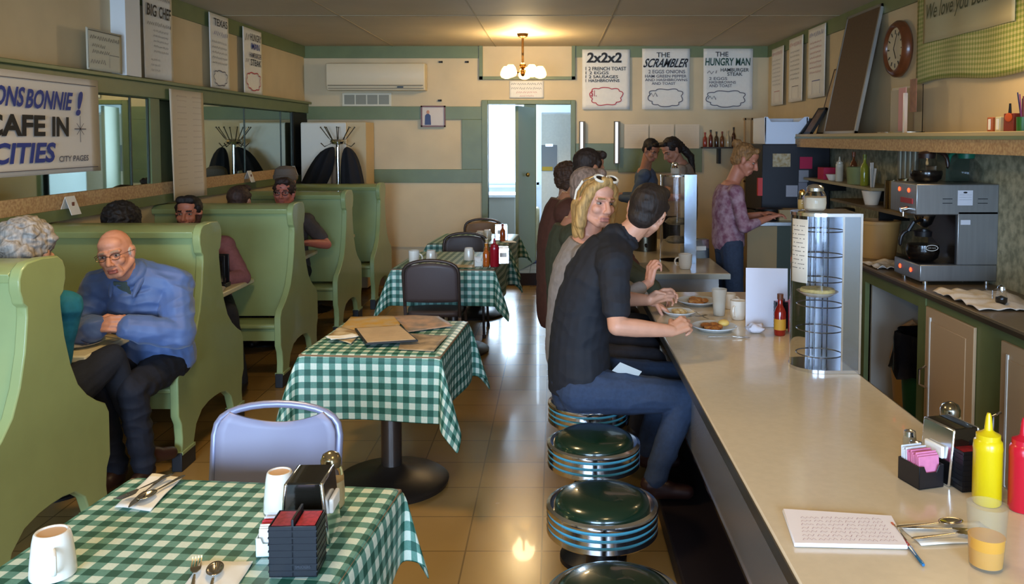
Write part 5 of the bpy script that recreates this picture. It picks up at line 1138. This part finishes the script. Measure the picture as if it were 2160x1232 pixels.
def hair_prims(g, T, kind, nk=None, bk=None):
    R = T.to_3x3(); s = R.col[0].length; Rn = R.normalized()
    q = lambda x, y, z: T @ V((x, y, z))
    def E(c, r): g.ell(q(*c), tuple(a*s for a in r), Rn, n=20)
    def C(a, b, r0, r1): g.cap(q(*a), q(*b), r0*s, r1*s)
    if kind in ('short', 'curly', 'bushy', 'bun', 'pony', 'bob', 'greycurl', 'crop'):
        b = {'curly': 1.05, 'bushy': 1.14, 'greycurl': 1.14}.get(kind, 1)
        E((0, -.024, .043*b), (.081*b, .094*b, .083*b)); E((0, -.048, -.010), (.068*b, .062*b, .062*b))
        for x in (-1, 1): C((x*.068, .012, .05), (x*.070, .002, .012), .017, .011)
        if kind == 'crop': E((0, -.03, .035), (.080, .095, .088)); E((0, -.06, -.03), (.060, .05, .05)); C((-.03, .05, .10), (.03, .05, .10), .03, .03)
        if kind in ('short', 'curly'): C((-.035, .052, .098), (.035, .052, .098), .026, .026)
    if kind == 'balding':
        E((0, -.040, .015), (.080, .075, .060)); E((0, -.055, .045), (.062, .055, .05))
        for x in (-1, 1): E((x*.066, -.01, .02), (.016, .045, .028))
    if kind == 'fringe':
        E((0, -.045, -.008), (.074, .066, .045))
        for x in (-1, 1): E((x*.069, -.02, .005), (.013, .04, .028))
    if kind == 'bushy':
        for x in (-1, 1): E((x*.055, -.03, -.03), (.045, .055, .06))
    if kind == 'greycurl':
        rnd = random.Random(4)
        for i in range(26):
            a, e = rnd.uniform(0, 6.28), rnd.uniform(-.5, 1.4); p = V((.085*math.cos(a)*math.cos(e), -.03+.095*math.sin(a)*math.cos(e), .03+.09*math.sin(e)))
            if p.y < .05: E(tuple(p), (.03, .03, .026))
    if kind == 'bun':
        E((0, -.105, .085), (.040, .042, .036)); C((-.04, .05, .10), (.04, .05, .10), .02, .02)
    if kind == 'pony':
        p0 = q(0, -.09, .03); p1 = nk+bk*.11+V((0, 0, .05)); p2 = p1+bk*.03-V((0, 0, .16)); g.cap(p0, p1, .045, .036); g.cap(p1, p2, .036, .018)
        C((-.03, .05, .10), (.03, .05, .10), .022, .022)
    if kind == 'bob':
        for x in (-1, 1):
            C((x*.012, .058, .106), (x*.062, .035, .065), .024, .026); C((x*.062, .035, .065), (x*.082, .012, -.02), .026, .026)
            C((x*.082, .005, -.02), (x*.078, .0, -.10), .030, .028); C((x*.078, -.01, -.10), (x*.066, .0, -.155), .028, .014); C((x*.05, -.06, -.02), (x*.055, -.05, -.15), .045, .026)
        C((0, -.075, .02), (0, -.075, -.14), .05, .034)
def person(lab, pel, yaw, neck, head, hf, hup=(0, 0, 1), arms=None, knees=None, ankles=None, seat=True, hs=1.0, vox=.007, w_=1.0, syaw=None,
           skin='c08a6c', shirt='333333', trouser='1c2230', shoe='1c1512', sleeve=2, jacket=0, hair=('short', '2a1d16'), beard=None, brow=None, wr=.004, female=0, old=0, curve=.03, name='person',
           belly=0, collar=None, tex=None, sleevecol=None, group=None, footdir=None, uparm=.285, farm=.25, nose=1., shw=.165, lips='a85f54', bare_shin=None, tuck=False, thigh=1.):
    pel, neck, head = V(pel), V(neck), V(head); f = V((math.cos(yaw), math.sin(yaw), 0)); r = V((f.y, -f.x, 0))
    sy = yaw if syaw is None else syaw; sf = V((math.cos(sy), math.sin(sy), 0)); sr = V((sf.y, -sf.x, 0))
    base = V((pel.x, pel.y, 0)); t = thing(name, lab, 'person', (0, 0, 0), 0, group)
    sp = neck-pel; u = sp.normalized()
    mid_ = (pel+neck)/2-f*curve
    def S_(q): return pel*(1-q)**2+mid_*2*q*(1-q)+neck*q*q if 0 <= q <= 1 else (pel+sp*q)
    lat = (r+sr).normalized()
    prof = [(-.16, .12, .095), (-.06, .160, .118), (.08, .165, .120), (.28, .148, .112+belly), (.5, .152, .115+belly*.7), (.70, .168, .118), (.84, .158, .105), (.93, .115, .085), (1.0, .075, .066)]
    def torso(g, e, q0=-1, q1=2, flare=0):
        pr = [p for p in prof if q0 <= p[0] <= q1]
        g.loft([S_(p[0]) for p in pr], [(p[1]*w_+e, p[2]*w_+e) for p in pr], lat)
    sh = {}; el = {}; wrs = {}
    for sd, sg in (('R', 1), ('L', -1)):
        s = S_(.86)+sr*sg*shw*w_+V((0, 0, -.01)); sh[sd] = s
        if arms and sd in arms: W = V(arms[sd][0]); pole = V(arms[sd][1])
        else: W = pel+f*.34+sr*sg*.16+V((0, 0, .16)); pole = V((0, 0, -1))+sr*sg*.3-f*.3
        dd = (W-s).length; k = max(1, dd/(uparm+farm)*1.001); wrs[sd] = W; el[sd] = ik(s, W, uparm*k, farm*k, pole)
    hips = {sd: pel+r*sg*.088*w_+V((0, 0, -.02)) for sd, sg in (('R', 1), ('L', -1))}
    if knees is None:
        knees = {sd: (hips[sd]+f*.43+r*sg*.05+V((0, 0, .0))) if seat else V((hips[sd].x, hips[sd].y, 0))+f*.03+V((0, 0, .49)) for sd, sg in (('R', 1), ('L', -1))}
    knees = {k: V(v) for k, v in knees.items()}
    if ankles is None: ankles = {sd: V((knees[sd].x, knees[sd].y, .09))-f*(.02 if seat else .03) for sd in knees}
    ankles = {k: V(v) for k, v in ankles.items()}
    fd = {sd: (V(footdir[sd]) if footdir else f) for sd in 'RL'}
    # head frame
    hf = V(hf).normalized(); hr = hf.cross(V(hup)).normalized(); hu = hr.cross(hf).normalized()
    T = Matrix.Translation(head) @ Matrix((hr, hf, hu)).transposed().to_4x4() @ Matrix.Scale(hs, 4)
    # ---- body (one continuous mesh)
    g = G(); torso(g, -.004)
    g.cap(S_(.88), T @ V((0, -.018, -.045)), .062*w_, .054, n=18); g.cap(S_(.95), T @ V((0, .012, -.07)), .052, .046, n=18)
    head_prims(g, T, female, nose, old)
    for sd in 'RL':
        q = .88 if female else 1.0
        g.cap(S_(.84), sh[sd], .066*w_, .060*w_*q); g.cap(sh[sd], el[sd], .052*w_*q, .041*q); g.cap(el[sd], el[sd].lerp(wrs[sd], .35), .041*q, .041*q); g.cap(el[sd].lerp(wrs[sd], .35), wrs[sd], .041*q, .027*q)
        hd = arms[sd][2:] if arms and sd in arms and len(arms[sd]) > 2 else None
        fw = (wrs[sd]-el[sd]).normalized()
        if hd: hand(g, wrs[sd], hd[0] or fw, hd[1], sd, hd[2] if len(hd) > 2 else .6, .95 if female else 1.03)
        else: hand(g, wrs[sd], fw, V((0, 0, -1)), sd, .5)
        g.cap(hips[sd], knees[sd], .082*w_*thigh, .058); g.cap(knees[sd], ankles[sd], .055, .038)
        g.cap(ankles[sd]+V((0, 0, -.03)), ankles[sd]+fd[sd]*.13+V((0, 0, -.06)), .038, .028)
    skm = M('skin_'+skin, skin, .5, var=.05, scale=25); skm.node_tree.nodes['Principled BSDF'].inputs['Subsurface Weight'].default_value = .0
    hc = hair[1]; hm = M('hair_'+hc, hc, .65, var=.35, scale=70, bump=.5, stretch=(1, 1, .25))
    me = remesh(g, vox, 3, 'body', skm)
    for m in (M('lips_'+lips, lips, .5), M('brow_'+(brow or hc), brow or hc, .7), M('beard_'+(beard or hc), beard or hc, .8, var=.3, scale=120), M('eye_white', '9a8c80', .3), M('iris', '2a2320', .2)): me.materials.append(m)
    co = np.empty(len(me.vertices)*3); me.vertices.foreach_get('co', co); co = co.reshape(-1, 3)
    Ti = np.array(T.inverted()); L = co @ Ti[:3, :3].T+Ti[:3, 3]
    for sx in (-1, 1):
        d = np.sqrt(((L-np.array([sx*.031, .082, .006]))**2*np.array([1, .7, 1.7])).sum(1)); k = np.clip(1-d/.026, 0, 1); L[:, 1] -= .013*k*(L[:, 1] > .03)
    # mouth line
    k = np.exp(-((L[:, 2]+.0655)/.0035)**2)*(np.abs(L[:, 0]) < .026)*(L[:, 1] > .06); L[:, 1] -= .006*k
    Tm = np.array(T); near = (np.abs(L).max(1) < .16); co[near] = (L @ Tm[:3, :3].T+Tm[:3, 3])[near]; me.vertices.foreach_set('co', co.ravel())
    n = len(me.polygons); c = np.empty(n*3); me.polygons.foreach_get('center', c); c = c.reshape(-1, 3) @ Ti[:3, :3].T+Ti[:3, 3]; mi = np.zeros(n, dtype=np.int32)
    X, Y, Z = c[:, 0], c[:, 1], c[:, 2]
    mi[(np.abs(X) < .024) & (Y > .074) & (Z < -.056) & (Z > -.077)] = 1
    mi[(np.abs(X) > .014) & (np.abs(X) < .047) & (Y > .058) & (Z > .0235+.0) & (Z < .032)] = 2
    if beard: mi[(Z < -.048) & (Z > -.118) & (Y > -.005) & (np.abs(X) < .075) & ~((np.abs(X) < .018) & (Z > -.075))] = 3; mi[(np.abs(X) > .052) & (Y > -.01) & (Y < .04) & (Z < .0) & (Z > -.07)] = 3
    me.polygons.foreach_set('material_index', mi)
    b = bmesh.new(); b.from_mesh(me); eg = G(); q = lambda x, y, z: T @ V((x, y, z)); Rn = T.to_3x3().normalized()
    for sx in (-1, 1):
        eg.ell(q(sx*.031, .064, .006), tuple(a*hs for a in (.0145, .0125, .0058)), Rn, n=14, mi=4); eg.ell(q(sx*.031, .0735, .006), tuple(a*hs for a in (.0055, .0035, .0052)), Rn, n=12, mi=5)
    bmesh.ops.recalc_face_normals(eg.b, faces=eg.b.faces); tm = bpy.data.meshes.new('e'); eg.b.to_mesh(tm); eg.b.free(); b.from_mesh(tm); bpy.data.meshes.remove(tm)
    for p in b.faces: p.smooth = True
    b.to_mesh(me); b.free(); link(me, 'body', t)
    # ---- clothes
    e = .010+jacket; g = G(); torso(g, e, -.06 if tuck else -1, .94)
    for sd in 'RL':
        sg2 = g if sleevecol is None else G()
        q = .9 if female else 1.0
        g.cap(S_(.82), sh[sd], .070*w_+e*.6, .060*w_*q+e)
        if sleeve > 0:
            a = min(sleeve, 1); en = sh[sd].lerp(el[sd], a); sg2.cap(sh[sd], en, .054*w_*q+e, (.052 if sleeve < 1 else .043)*q+e)
        if sleeve > 1:
            en = el[sd].lerp(wrs[sd], (sleeve-1)*.97); sg2.cap(el[sd], en, .043*q+e, .030*q+e)
            if jacket: sg2.cap(en.lerp(el[sd], .12), en, .034+e*.8, .033+e*.7)
        if sleevecol: sg2.cap(sh[sd], sh[sd].lerp(el[sd], .3), .062*w_+e, .058+e); link(remesh(sg2, vox*1.1, 4, 'sleeve', M('shirt_'+sleevecol, sleevecol, .8, bump=.08), wr, 9), 'sleeve', t)
    if collar:
        hp = T @ V((0, -.02, -.05)); n0 = S_(.9).lerp(hp, .5); ax = (hp-S_(.9)).normalized(); x, y, _ = basis(ax)
        g.cap(S_(.84), n0, .100+e*.4, .060+e*.3); g.cap(S_(.97), n0, .085+e*.4, .062+e*.3)
        for sd in 'RL': g.cap(S_(.92), sh[sd], .080*w_+e*.6, .062*w_+e)
        g.tube([n0+(x*math.cos(a)+y*math.sin(a))*(.062+e*.3) for a in [2*PI*i/20 for i in range(20)]], .015, n=10, loop=True)
    m = tex or M('shirt_'+shirt, shirt, .8, var=.08, scale=40, bump=.08)
    link(remesh(g, vox*1.1, 4, 'shirt', m, wr, 9), 'jacket' if jacket else 'shirt', t)
    g = G(); g.loft([S_(-.2), S_(-.06), S_(.06), S_(.14)], [(.11*w_, .09), (.164*w_, .126*w_), (.168*w_, .126*w_), (.155*w_, .115*w_)], r)
    for sd in 'RL':
        g.cap(hips[sd], knees[sd], .096*w_*thigh, .070); en = knees[sd].lerp(ankles[sd], bare_shin if bare_shin else .97); g.cap(knees[sd], en, .069, .052)
    link(remesh(g, vox*1.2, 4, 'trousers', M('trouser_'+trouser, trouser, .85, var=.1, scale=60, bump=.1), wr, 8), 'trousers', t)
    for sd in 'RL':
        g = G(); A = ankles[sd]; d = fd[sd]
        g.cap(A+V((0, 0, -.045)), A+d*.15+V((0, 0, -.058)), .042, .034); g.cap(A+V((0, 0, -.02))-d*.02, A+d*.06+V((0, 0, -.04)), .044, .038)
        link(remesh(g, .008, 2, 'shoe', M('shoe_'+shoe, shoe, .45)), 'shoe', t)
    if hair[0]:
        g = G(); hair_prims(g, T, hair[0], neck, -sf); me = remesh(g, min(vox, .006), 2, 'hair', hm, {'short': .004, 'curly': .010, 'bushy': .012, 'greycurl': .012, 'bob': .0016, 'bun': .006, 'pony': .006, 'crop': .002}.get(hair[0], .002), 22 if hair[0] != 'bob' else 14)
        link(me, 'hair', t)
    return t, T, dict(S=S_, sh=sh, el=el, wr=wrs)
DN = V((0, 0, -1))
# --- man in black polo at the counter
t, T, J = person('man in a black polo and jeans seated at the counter, dark head turned away', (.125, 3.95, .60), 0.02, (.31, 3.95, 1.29), (.437, 3.96, 1.408), (.30, .93, -.2), (.38, .1, .92),
    arms={'R': ((.515, 3.66, .905), (-.5, -.6, -.8), (.75, .45, .30), (.2, .75, -.55), .95), 'L': ((.47, 4.10, .955), (-.3, .9, -.9), (.85, -.1, .35), (.1, -.9, -.5), .75)},
    knees={'R': (.60, 3.80, .565), 'L': (.585, 4.12, .565)}, ankles={'R': (.455, 3.74, .20), 'L': (.45, 4.1, .20)}, hs=1.1, vox=.0048, shirt='191a20', trouser='2c3a52', shoe='2b1512', sleeve=.72, hair=('crop', '231812'),
    skin='c68f72', wr=.006, curve=.15, syaw=.10, w_=1.15, collar=True, shw=.17, tuck=True, thigh=1.05)
G().tube([T @ V(p) for p in ((.070, .05, .02), (.079, .02, .014), (.086, -.008, .012), (.082, -.03, -.01))], .0018).tube([T @ V(p) for p in ((.072, .062, .02), (.06, .085, .02), (.02, .1, .018), (.012, .098, -.0), (.05, .09, -.012), (.07, .066, -.004))], .0016).out('spectacles', M('spec_wire', 'a8a49c', .2, 1), t)
tag(G().prism([(-.07, -.03), (.05, -.045), (.06, .012), (-.05, .03)], (.34, 3.80, .69), V((.95, .05, -.28)).normalized(), V((.15, -.55, .62)).normalized()*1.3, V((0, -.45, .5)).normalized()*.003).out('folded_napkin', paper), 'folded white napkin lying on the seated man\'s right thigh', 'napkin')
cutlery('fork', 'fork gripped in the right hand of the man in the black polo', (.63, 3.80, .965), .55).rotation_euler = (0, .55, .5)
# --- blonde woman
t, T, J = person('blonde woman in a grey sweater with white sunglasses on her head, facing the camera side', (.09, 4.50, .60), 0.0, (.19, 4.46, 1.24), (.222, 4.41, 1.412), (.52, -.85, -.04), (.08, .05, 1),
    arms={'R': ((.50, 4.36, 1.0), (-.4, -.5, -1), (.1, .05, .95), (.6, .4, 0), 1.0), 'L': ((.56, 4.72, .82), (-.3, .8, -.8))}, hs=1.14, vox=.0048, shirt='8d847e', trouser='26262e', sleeve=1.75, nose=.965, hair=('bob', 'b08a52'), skin='d49a80',
    female=1, wr=.004, curve=.09, w_=1.04, shw=.155, brow='8a6a40', lips='b87a6e', ankles={'R': (.45, 4.44, .2), 'L': (.45, 4.62, .2)})
sgm = M('white_frame', 'e8ddc8', .25); q = lambda x, y, z: T @ V((x, y, z))
g = G()
for sx in (-1, 1):
    cen = V((sx*.034, .056, .119)); 
    g.tube([q(*(cen+V((.028*math.cos(a), -.016*math.sin(a), .013*math.sin(a))))) for a in [2*PI*k/20 for k in range(20)]], .0075, n=8, loop=True)
    g.tube([q(sx*.064, .05, .120), q(sx*.094, .01, .100), q(sx*.106, -.02, .05), q(sx*.104, -.03, .01)], [.008, .008, .006, .005], n=8)
g.tube([q(-.008, .068, .128), q(.008, .068, .128)], .007)
sg_ = g.out('sunglasses', sgm); tag(sg_, 'white-framed sunglasses pushed up on the blonde woman\'s hair', 'sunglasses')
g = G()
for sx in (-1, 1): g.ell(q(sx*.034, .058, .119), tuple(a*1.14 for a in (.025, .005, .018)), (T.to_3x3().normalized() @ Matrix.Rotation(.9, 3, 'X')), n=20)
g.out('dark_lenses', M('lens_brown', '2a1a10', .1, coat=.5), sg_)
# --- others at the counter
person('grey-haired man in a dark olive jacket beyond the blonde woman', (.13, 5.06, .60), 0.05, (.13, 5.06, 1.27), (.205, 5.06, 1.445), (.8, .55, -.2), hs=1.08, shirt='3a3d2c', trouser='22242a', hair=('crop', '8a7568'), skin='b58068', jacket=.02, curve=.06, w_=1.1,
    arms={'R': ((.58, 4.92, .86), (-.3, -.6, -1)), 'L': ((.58, 5.2, .86), (-.3, .6, -1))}, ankles={'R': (.42, 5.0, .2), 'L': (.42, 5.15, .2)})
person('man in a brown jacket with dark thinning hair at the end of the counter', (.06, 5.64, .60), 0.05, (.12, 5.64, 1.38), (.235, 5.64, 1.545), (.8, .5, -.2), hs=1.12, shirt='4e2c20', trouser='2a2424', hair=('short', '2a1c14'), skin='b07a5c', jacket=.03, curve=.08, w_=1.15,
    arms={'R': ((.5, 5.5, .9), (-.3, -.6, -1)), 'L': ((.5, 5.8, .9), (-.3, .6, -1))}, ankles={'R': (.42, 5.6, .2), 'L': (.42, 5.75, .2)})
person('person with bushy brown hair in a tan-brown coat, farthest along the counter stools', (.10, 6.72, .60), 0.0, (.08, 6.72, 1.27), (.12, 6.72, 1.42), (.9, .3, -.1), hs=1.02, shirt='6b5440', trouser='2a2424', hair=('bushy', '4a3222'), skin='b58468', jacket=.03, w_=1.05,
    arms={'R': ((.5, 6.6, .86), (-.3, -.6, -1)), 'L': ((.5, 6.85, .86), (-.3, .6, -1))}, ankles={'R': (.42, 6.6, .2), 'L': (.42, 6.85, .2)})
# --- servers
plaid = M('purple_pattern', '7a4a5c', .8, col2='a88a94', scale=22)
person('older woman server with a blonde bun, purple patterned top and jeans', (1.42, 6.80, .92), 0.1, (1.44, 6.80, 1.40), (1.545, 6.78, 1.575), (.85, -.25, -.42), seat=False, hs=1.08, shirt='7a4a5c', tex=plaid, trouser='2f3b50', hair=('bun', '8a6238'), skin='b8765c', sleeve=1.5, female=1, curve=.04, w_=.98, old=1, shw=.155,
    arms={'R': ((1.72, 6.66, 1.12), (-.5, -.5, -1)), 'L': ((1.72, 6.95, 1.12), (-.3, .6, -1))})
person('server with long dark hair in a grey t-shirt bending over, black trousers', (1.33, 8.55, .95), 2.9, (1.27, 8.5, 1.52), (1.175, 8.42, 1.63), (-.68, -.35, -.5), seat=False, hs=1.05, shirt='8a7a6c', trouser='121216', hair=('pony', '1e1410'), skin='b07a60', sleeve=.5, female=1, curve=.07, w_=.98,
    arms={'R': ((1.0, 8.6, 1.15), (0, .5, -1)), 'L': ((1.02, 8.3, 1.15), (0, -.5, -1))})
person('dark-haired worker in a denim blue shirt bending beside the server in grey', (1.0, 9.25, .95), 3.0, (.97, 9.15, 1.43), (1.04, 9.02, 1.62), (.5, -.6, -.45), seat=False, hs=1.0, shirt='46566e', trouser='1a1c22', hair=('short', '160f0c'), skin='a8745a', sleeve=1.6, curve=.06)
# --- booth people
blue = M('blue_jacket', '4c628e', .55, bump=.05, scale=30, sheen=.2)
t, T, J = person('bald man with glasses in a blue zip jacket talking at the first booth table', (-2.14, 4.42, .58), -PI/2-.12, (-2.15, 4.22, 1.07), (-2.165, 4.10, 1.185), (.13, -.98, -.10), (-.16, -.1, 1),
    arms={'R': ((-2.235, 4.02, .84), (-.9, .5, -.6), (.85, -.1, .2), (.1, .9, -.5), .7), 'L': ((-2.08, 4.045, .83), (.9, .4, -.5), (-.95, -.1, .25), (-.1, .9, -.5), .8)},
    knees={'R': (-2.24, 4.02, .54), 'L': (-2.05, 4.0, .54)}, ankles={'R': (-2.20, 4.12, .1), 'L': (-2.06, 4.12, .1)}, hs=1.02, vox=.0048, shirt='45639c', tex=blue, trouser='12141e', sleeve=2, jacket=.022, hair=('fringe', 'b0a090'), skin='c88a6c', old=1,
    wr=.010, curve=.08, w_=1.06, belly=.02, shw=.165, brow='a08068', collar=True, shoe='2a1812', syaw=-PI/2+.2, uparm=.27, farm=.235, lips='9c5648')
q = lambda x, y, z: T @ V((x, y, z))
g = G()
for sx in (-1, 1):
    g.tube([q(sx*.032+.023*math.cos(a), .094, .004+.015*math.sin(a)) for a in [2*PI*k/20 for k in range(20)]], .0015, n=6, loop=True)
    g.tube([q(sx*.055, .092, .008), q(sx*.078, .05, .010), q(sx*.086, .0, .008), q(sx*.084, -.02, .0)], .0016, n=6)
g.tube([q(-.009, .096, .008), q(0, .099, .011), q(.009, .096, .008)], .0016, n=6); g.out('eyeglasses', M('glasses_wire', '6a5248', .3, .8), t)
g = G(); S_ = J['S']
# shirt front inside the open jacket, collar flaps
nb_ = S_(.97); fdir = V((-.14, -.98, -.12)).normalized()
g.prism([(-.035, .0), (.035, .0), (.045, -.10), (.03, -.26), (0, -.34), (-.03, -.26), (-.045, -.10)], nb_+fdir*.095+V((0, 0, -.0)), V((.98, -.14, 0)), V((.0, -.42, .9)), fdir*.012)
g.out('undershirt', M('grey_green_shirt', '4c5a54', .8, bump=.1), t)
g = G()
for s in (-1, 1): g.tube([nb_+V((s*.02, .085, .05)), nb_+V((s*.07, .05, .04)), nb_+V((s*.08, -.02, .02)), nb_+V((s*.066, -.09, -.03)), nb_+V((s*.055, -.12, -.10))], [.02, .022, .022, .016, .006], n=10)
g.out('jacket_collar', blue, t, sub=1)
t, T, J = person('grey curly-haired person seen from behind in the nearest booth, teal top', (-2.35, 3.62, .58), PI/2, (-2.33, 3.68, 1.10), (-2.32, 3.68, 1.255), (.15, .95, -.1), hs=1.08, vox=.006, shirt='1c6f86', trouser='181c26', thigh=1.2, hair=('greycurl', '8f877e'), skin='c09078', female=1, w_=1.06,
    arms={'R': ((-2.40, 3.90, .80), (.5, -.6, -.8)), 'L': ((-2.5, 3.95, .80), (-.6, 0, -.8))}, knees={'R': (-2.13, 3.96, .70), 'L': (-2.3, 3.98, .52)}, ankles={'R': (-2.065, 4.13, .20), 'L': (-2.35, 4.05, .1)}, bare_shin=.6, shoe='30180f', footdir={'R': (.5, .85, -.1), 'L': (0, 1, 0)})
person('person with a round cap of black hair seen from behind in the second booth', (-2.60, 5.02, .58), PI/2, (-2.6, 5.04, 1.08), (-2.615, 5.05, 1.215), (0, 1, -.1), hs=1.12, shirt='2c2c34', trouser='1c1c22', hair=('bushy', '17100e'), skin='a87858')
person('bearded dark-haired man in a mauve shirt facing the camera in the second booth', (-2.54, 6.02, .58), -PI/2, (-2.54, 5.93, 1.06), (-2.57, 5.85, 1.222), (.08, -1, .0), hs=1.05, vox=.0058, shirt='8a5a60', trouser='1e2028', hair=('short', '1a1210'), beard='4a2e24', skin='b8745c', w_=1.1,
    arms={'L': ((-2.30, 5.62, .80), (.9, .3, -.8)), 'R': ((-2.6, 5.6, .80), (-.9, .3, -.8))}, knees={'R': (-2.5, 5.62, .56), 'L': (-2.22, 5.62, .56)}, ankles={'R': (-2.5, 5.66, .1), 'L': (-2.14, 5.62, .1)})
person('man with short brown hair seen from behind above the third booth bench', (-2.46, 6.52, .58), PI/2, (-2.46, 6.54, 1.10), (-2.475, 6.56, 1.255), (.1, 1, 0), hs=1.05, shirt='3c3a3c', trouser='1c1c22', hair=('short', '38241a'), skin='b07c60')
t, T, J = person('laughing man with curly brown hair, glasses and grey shirt in the third booth', (-2.39, 7.48, .58), -PI/2, (-2.38, 7.38, 1.10), (-2.36, 7.28, 1.27), (.05, -1, .05), hs=1.08, vox=.0058, shirt='4a4444', trouser='1e2028', hair=('curly', '2e1c14'), skin='b86a58', sleeve=.7, beard=None, w_=1.08,
    arms={'L': ((-2.12, 7.12, .86), (.9, .2, -.8)), 'R': ((-2.5, 7.05, .82), (-.9, .3, -.8))})
q = lambda x, y, z: T @ V((x, y, z)); g = G()
for sx in (-1, 1):
    g.tube([q(sx*.032+.024*math.cos(a), .095, .004+.017*math.sin(a)) for a in [2*PI*k/16 for k in range(16)]], .0025, n=6, loop=True); g.tube([q(sx*.055, .092, .008), q(sx*.08, .0, .008)], .002, n=6)
g.tube([q(-.009, .096, .008), q(.009, .096, .008)], .002, n=6); g.out('eyeglasses', M('glasses_dark', '2a2020', .3), t)
t, T, J = person('person in a grey knitted cap seen behind the curly-haired man', (-2.58, 8.02, .58), PI/2, (-2.59, 8.05, 1.12), (-2.6, 8.1, 1.34), (.1, 1, 0), hs=1.1, shirt='3c3430', trouser='1c1c22', hair=('short', '3a281c'), skin='b07c60')
q = lambda x, y, z: T @ V((x, y, z)); g = G(); g.lathe([(.098, .02), (.100, .06), (.088, .11), (.05, .135), (.0, .14)], n=28).lathe([(.098, .015), (.106, .03), (.106, .055), (.099, .06)], n=28)
o = g.out('knitted_cap', M('cap_grey', '6e6258', .9, bump=.4, scale=90)); o.matrix_world = T @ Matrix.Translation((0, -.02, -.005)); tag(o, 'grey knitted cap on the person facing away in the fourth booth', 'cap')
